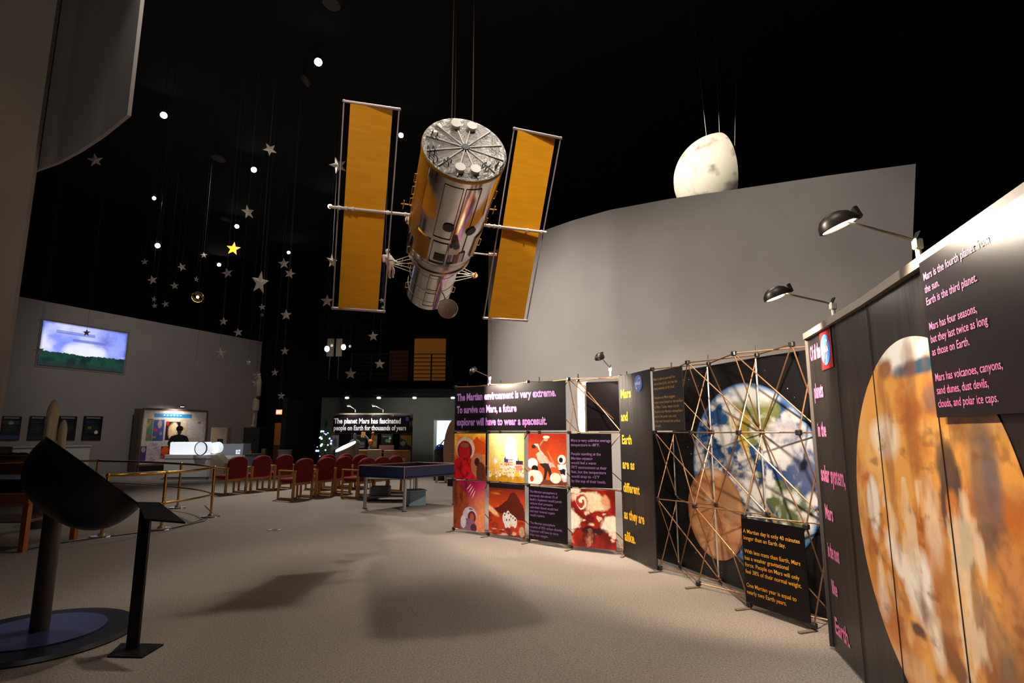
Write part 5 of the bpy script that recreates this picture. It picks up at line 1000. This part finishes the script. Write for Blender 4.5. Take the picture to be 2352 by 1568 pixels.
hangboard('dark olive poster with rover at booth right end', 918, 946, 997, 1032, (26, 24, 20), lambda a: a.poly([(0, 1), (1, 1), (1, .2), (.7, .3), (.5, .6), (.1, .75)], (116, 94, 20)).ell(.3, .4, .2, .14, (130, 120, 104), .5, wob=.2))
stand('crate', 'yellow lit box at left of the booth floor display', 'box', 821, 845, 1033, 20.6, .4, mat('crate_yellow', rgb(214, 170, 90), .6)); stand('crate', 'cream lit box beside the yellow box in the booth', 'box', 845.5, 873, 1032, 20.6, .4, mat('crate_cream', rgb(224, 196, 160), .6)); stand('crate', 'pinkish box right of the cream box in the booth', 'box', 883, 907, 1034, 20.6, .4, mat('crate_pink', rgb(206, 170, 150), .6))
t, w_, h = stand('crate', 'orange painted box at right end of the booth', 'box', 909, 940, 1034, 20.4, .4, mat('crate_orange', rgb(186, 124, 40), .6, noise=.3, nscale=3)); MB().sph((.08, -.2, h-.32), .06, 8).build('pale_spot', mat('crate_cream', rgb(224, 196, 160), .6), t)
# slanted console with lit top and bust
x0, x1 = bx(769, 19.5), bx(814, 19.5); t = thing('console', 'gray rounded console with bright slanted top in front of the booth', 'console', ((x0+x1)/2, 19.7, 0)); r_ = (x1-x0)/2; m = MB(); n = 28; vs = []
for k in range(n): an = 2*PI*k/n; vs.append((r_*math.cos(an), .3*math.sin(an), 0))
for k in range(n): an = 2*PI*k/n; vs.append((r_*math.cos(an), .3*math.sin(an), 1.0+.14*math.cos(an)+.08*math.sin(an)))
m.add(vs, [(k, (k+1) % n, n+(k+1) % n, n+k) for k in range(n)]+[tuple(range(n))]).build('body', mat('console_gray', rgb(160, 150, 138), .6), t, smooth=True)
m = MB(); m.add([Vector(v)+Vector((0, 0, .002)) for v in vs[n:]]+[Vector(v)+Vector((0, 0, .05)) for v in vs[n:]], [tuple(range(n, 2*n)), tuple(range(n))[::-1]]+[(k, (k+1) % n, n+(k+1) % n, n+k) for k in range(n)]).build('lit_top', mat('console_lit', (.95, .9, .8), .5, emit=1.3, ecol=(1, .93, .8)), t)
bu = at(806, 1008, 19.6); t = thing('bust_model', 'pale green bust figure behind the console top', 'bust', (bu.x, 20.4, 0)); gb = mat('pale_green', rgb(140, 158, 144), .6); MB().cyl((0, 0, 0), (0, 0, 1.05), .15, n=16).build('pedestal', MATS['console_gray'], t); MB().lathe([(.20, 1.05), (.20, 1.15), (.16, 1.22), (.06, 1.27), (.05, 1.31)], n=20).build('shoulders', gb, t, smooth=True); MB().sph((0, 0, 1.38), .085, 14, (.85, 1, 1.15)).build('head', gb, t, smooth=True)
ar = at(828, 1012, 20.2); t = thing('robot_arm_model', 'orange jointed arm model with yellow capsule end in the booth', 'robot arm', (ar.x+.15, 21.2, 0)); oc = mat('orange_part', rgb(206, 110, 56), .5)
MB().cyl((0, 0, 0), (0, 0, .95), .05, n=12).build('post', steel, t); MB().tube([(0, 0, .95), (.05, 0, 1.15), (-.18, 0, 1.4)], .04, 10).build('forearm', steel, t, smooth=True); MB().sph((.04, 0, 1.16), .10, 12).build('elbow', oc, t, smooth=True)
MB().cyl((-.25, 0, 1.32), (-.23, 0, 1.52), .07, n=16).build('capsule', mat('capsule_yellow', rgb(240, 190, 90), .5), t, smooth=True); MB().tube([(.04, 0, 1.18), (.14, 0, 1.38), (.12, 0, 1.48)], .025, 8).build('upper_arm', oc, t, smooth=True); MB().sph((.12, 0, 1.48), .05, 10).build('wrist', oc, t, smooth=True)
# tree with blue lights
tr = Vector((bx(748, 21.0), 21.0, 0)); t = thing('decorated_tree', 'narrow green tree with blue and white lights left of the booth', 'tree', tr); R5 = random.Random(5)
MB().cyl((0, 0, 0), (0, 0, 1.9), .03, n=8).build('trunk', mat('trunk_brown', rgb(80, 56, 36), .8), t); m = MB()
for k in range(900):
    z = R5.uniform(.25, 2.0); rr = (.36*(2.1-z)/1.85+.05)*math.sqrt(R5.random()); an = R5.uniform(0, 2*PI); p = Vector((rr*math.cos(an), rr*math.sin(an), z)); d = Vector((math.cos(an), math.sin(an), R5.uniform(-.3, .4))).normalized()*.10; s_ = d.cross(up).normalized()*.022
    m.add([p-s_, p+s_, p+d], [(0, 1, 2)])
m.build('foliage', mat('tree_green', rgb(60, 150, 70), .7), t)
for k in range(26):
    z = R5.uniform(.5, 1.6); rr = .38*(2.1-z)/1.85+.04; an = R5.uniform(PI, 2*PI); MB().sph((rr*math.cos(an), rr*math.sin(an), z), R5.choice((.02, .03, .035)), 8).build('string_light', mat('blue_light', (.2, .25, 1), emit=4, ecol=(.28, .36, 1)) if k % 3 else mat('white_light', (.9, .95, 1), emit=6, ecol=(.8, .88, 1)), t)
# doorway, oval board, blue hose drum
dx0, dx1 = bx(1003, 26.2), bx(1040, 26.2); struct(MB().box(((dx0+dx1)/2, 26.28, 1.02), (dx1-dx0, .04, 2.04)).build('door_1', mat('lit_doorway', (.8, .9, .95), emit=1.3, ecol=(.86, .96, 1)))); 
struct(MB().box((dx0-.06, 26.2, 1.03), (.13, .16, 2.06)).build('trim_1', mat('door_frame_white', rgb(190, 205, 200), .5, emit=0)))
ov = Vector((bx(1046, 16.5), 16.5, 0)); t = thing('oval_board', 'tall tan oval board with pencil marks behind the poster frame edge', 'board', ov); m = MB(); n = 40
m.slab([(.34*math.cos(2*PI*k/n)*(1-.12*math.sin(2*PI*k/n)), 0, 1.05+.86*math.sin(2*PI*k/n)) for k in range(n)], (0, .03, 0)).build('board', mat('tan_board', rgb(216, 176, 140), .6, noise=.08, nscale=2), t); MB().box((0, .2, .1), (.4, .45, .2)).build('stand', hubm, t)
m = MB()
for k in range(7): m.cyl((-.14+.01*k, -.004, 1.0-.07*k), (.1+.012*(k % 3), -.004, 1.01-.07*k), .004, n=4)
m.build('pencil_lines', mat('pencil', rgb(110, 84, 70), .8), t); MB().sph((.06, -.01, .45), .04, 8, (1, .3, 1)).build('blue_mark', mat('blue_mark', rgb(60, 80, 150), .6), t)
dr = Vector((bx(1012, 18.5), 18.5, 0)); t = thing('drum', 'black drum with shiny blue dome before the bright doorway', 'drum', dr); MB().cyl((0, 0, 0), (0, 0, .95), .20, n=24).build('body', mat('drum_black', (.02, .02, .022), .5), t, smooth=True)
MB().sph((0, 0, .98), .17, 18, (1, 1, .9)).build('dome', mat('blue_gloss', rgb(20, 60, 130), .15), t, smooth=True); MB().tube([(0, 0, 1.12), (.12, 0, 1.26), (.3, 0, 1.28), (.5, 0, 1.18), (.72, 0, 1.02), (.9, 0, .9)], .018, 8).build('hose', MATS['blue_gloss'], t, smooth=True)
# downlights under the mezzanine
for px, lab in ((797, 'first from left'), (870, 'second from left'), (952, 'third from left'), (1040, 'rightmost, touching the poster frame')):
    d = ray(px, 914); k = (3.03-1.5)/d.z; c = CAM+d*k; t = thing('downlight', 'round white downlight under the balcony, '+lab, 'downlight', c, group='downlights under the balcony'); MB().sph((0, 0, .01), .10, 16, (1, 1, .45)).build('lens', mat('downlight_white', (1, 1, .95), emit=4, ecol=(.85, 1, .92)), t); MB().lathe([(.11, -.005), (.125, -.005), (.125, .014), (.11, .014)], n=24).build('rim', hubm, t)
# balcony
YD = 21.3; def_z0 = 3.42
rl_ = thing('balcony_railing', 'dark balcony railing with thin horizontal bars over the booth', 'railing', (bx(950, YD), YD, def_z0)); rd = mat('rail_dark', (.012, .007, .005), .5)
x0, x1 = bx(800, YD), bx(1034, YD)
for k in range(6): x = x0+(x1-x0)*k/5; MB().box((x, YD, def_z0+.5), (.05, .05, 1.04)).build('post', rd, rl_, world=True)
for k in range(7): MB().cyl((x0, YD, def_z0+.12+.15*k), (x1, YD, def_z0+.12+.15*k), .016, n=6).build('bar', rd, rl_, world=True)
YW = 23.0; struct(MB().box((bx(900, YW+.4), YW+.5, 5.0), (6.4, .1, 3.1)).build('wall_balcony', mezz))
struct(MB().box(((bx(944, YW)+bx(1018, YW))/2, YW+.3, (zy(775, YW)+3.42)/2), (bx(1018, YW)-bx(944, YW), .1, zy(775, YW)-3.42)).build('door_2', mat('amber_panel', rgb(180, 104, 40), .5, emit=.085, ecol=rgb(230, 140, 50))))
struct(MB().box(((bx(886, YW)+bx(930, YW))/2, YW+.3, 4.15), (bx(930, YW)-bx(886, YW), .1, 1.4)).build('door_3', mat('maroon_panel', rgb(100, 40, 30), .5, emit=.02, ecol=rgb(130, 50, 36))))
for x0_, x1_, lab in ((752, 768, 'left tall gray screen on the balcony'), (773, 787, 'right tall gray screen on the balcony')):
    tt = thing('tall_screen', lab, 'screen', (bx((x0_+x1_)/2, YW), YW-.6, 3.42), group='gray screens on the balcony'); zt = zy(783, YW); zb_ = zy(823, YW)-3.42
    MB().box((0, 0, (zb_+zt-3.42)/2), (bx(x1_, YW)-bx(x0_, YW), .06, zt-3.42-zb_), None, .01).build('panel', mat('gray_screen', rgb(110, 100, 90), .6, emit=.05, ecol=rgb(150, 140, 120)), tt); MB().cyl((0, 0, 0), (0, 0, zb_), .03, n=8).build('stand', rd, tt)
for px, py, r_, lab in ((751, 801, .09, 'bright balcony lamp globe at left'), (789, 797, .085, 'bright balcony lamp globe at right'), (762, 793, .045, 'faint small globe between the balcony lamps'), (804, 795, .045, 'faint small globe right of the balcony lamps')):
    c = at(px, py, 21.6); tt = thing('globe_lamp', lab, 'lamp', c, group='globe lamps at the balcony'); MB().sph((0, 0, 0), r_, 14, (1, 1, 1.25)).build('globe', bulbsmall if r_ > .06 else mat('dim_globe', (.5, .5, .5), emit=.35, ecol=(.8, .8, .85)), tt, smooth=True); MB().cyl((0, 0, r_), (0, 0, 11-c.z), .01, n=5).build('cord', rd, tt)
# items on the near pier
lp = P0; e_ = Vector((3.6, 2.4, 0)).normalized()
def pier_pt(px, py): return at(px, py, 9.1)
c = pier_pt(1, 815); tag(MB().box(c+Vector((0, .0, 0)), (.16, .12, .22), None, .01).build('wall_box', mat('beige_box', rgb(190, 176, 150), .6)), 'small beige box on the pier at the left edge', 'box')
t = thing('led_strip', 'thin row of tiny red lights on the pier edge', 'lights', P0+Vector((-.0, -.02, 0)))
for k in range(5): q = at(29-k*.8, 640+8*k, 9.2); MB().sph(q-CAM*0, .010, 6).build('led', mat('red_led', (1, .1, .05), emit=2, ecol=(1, .12, .06)), t, world=True)
fo = atz(631, 1217); t = thing('floor_outlet', 'small metal outlet plate set in the open carpet', 'floor outlet', fo); MB().box((0, 0, .004), (.20, .12, .008), None, .003).build('plate', mat('outlet_metal', rgb(170, 158, 146), .5, .3), t); MB().box((0, 0, .009), (.08, .06, .004)).build('outlet_lid', lampdark, t)
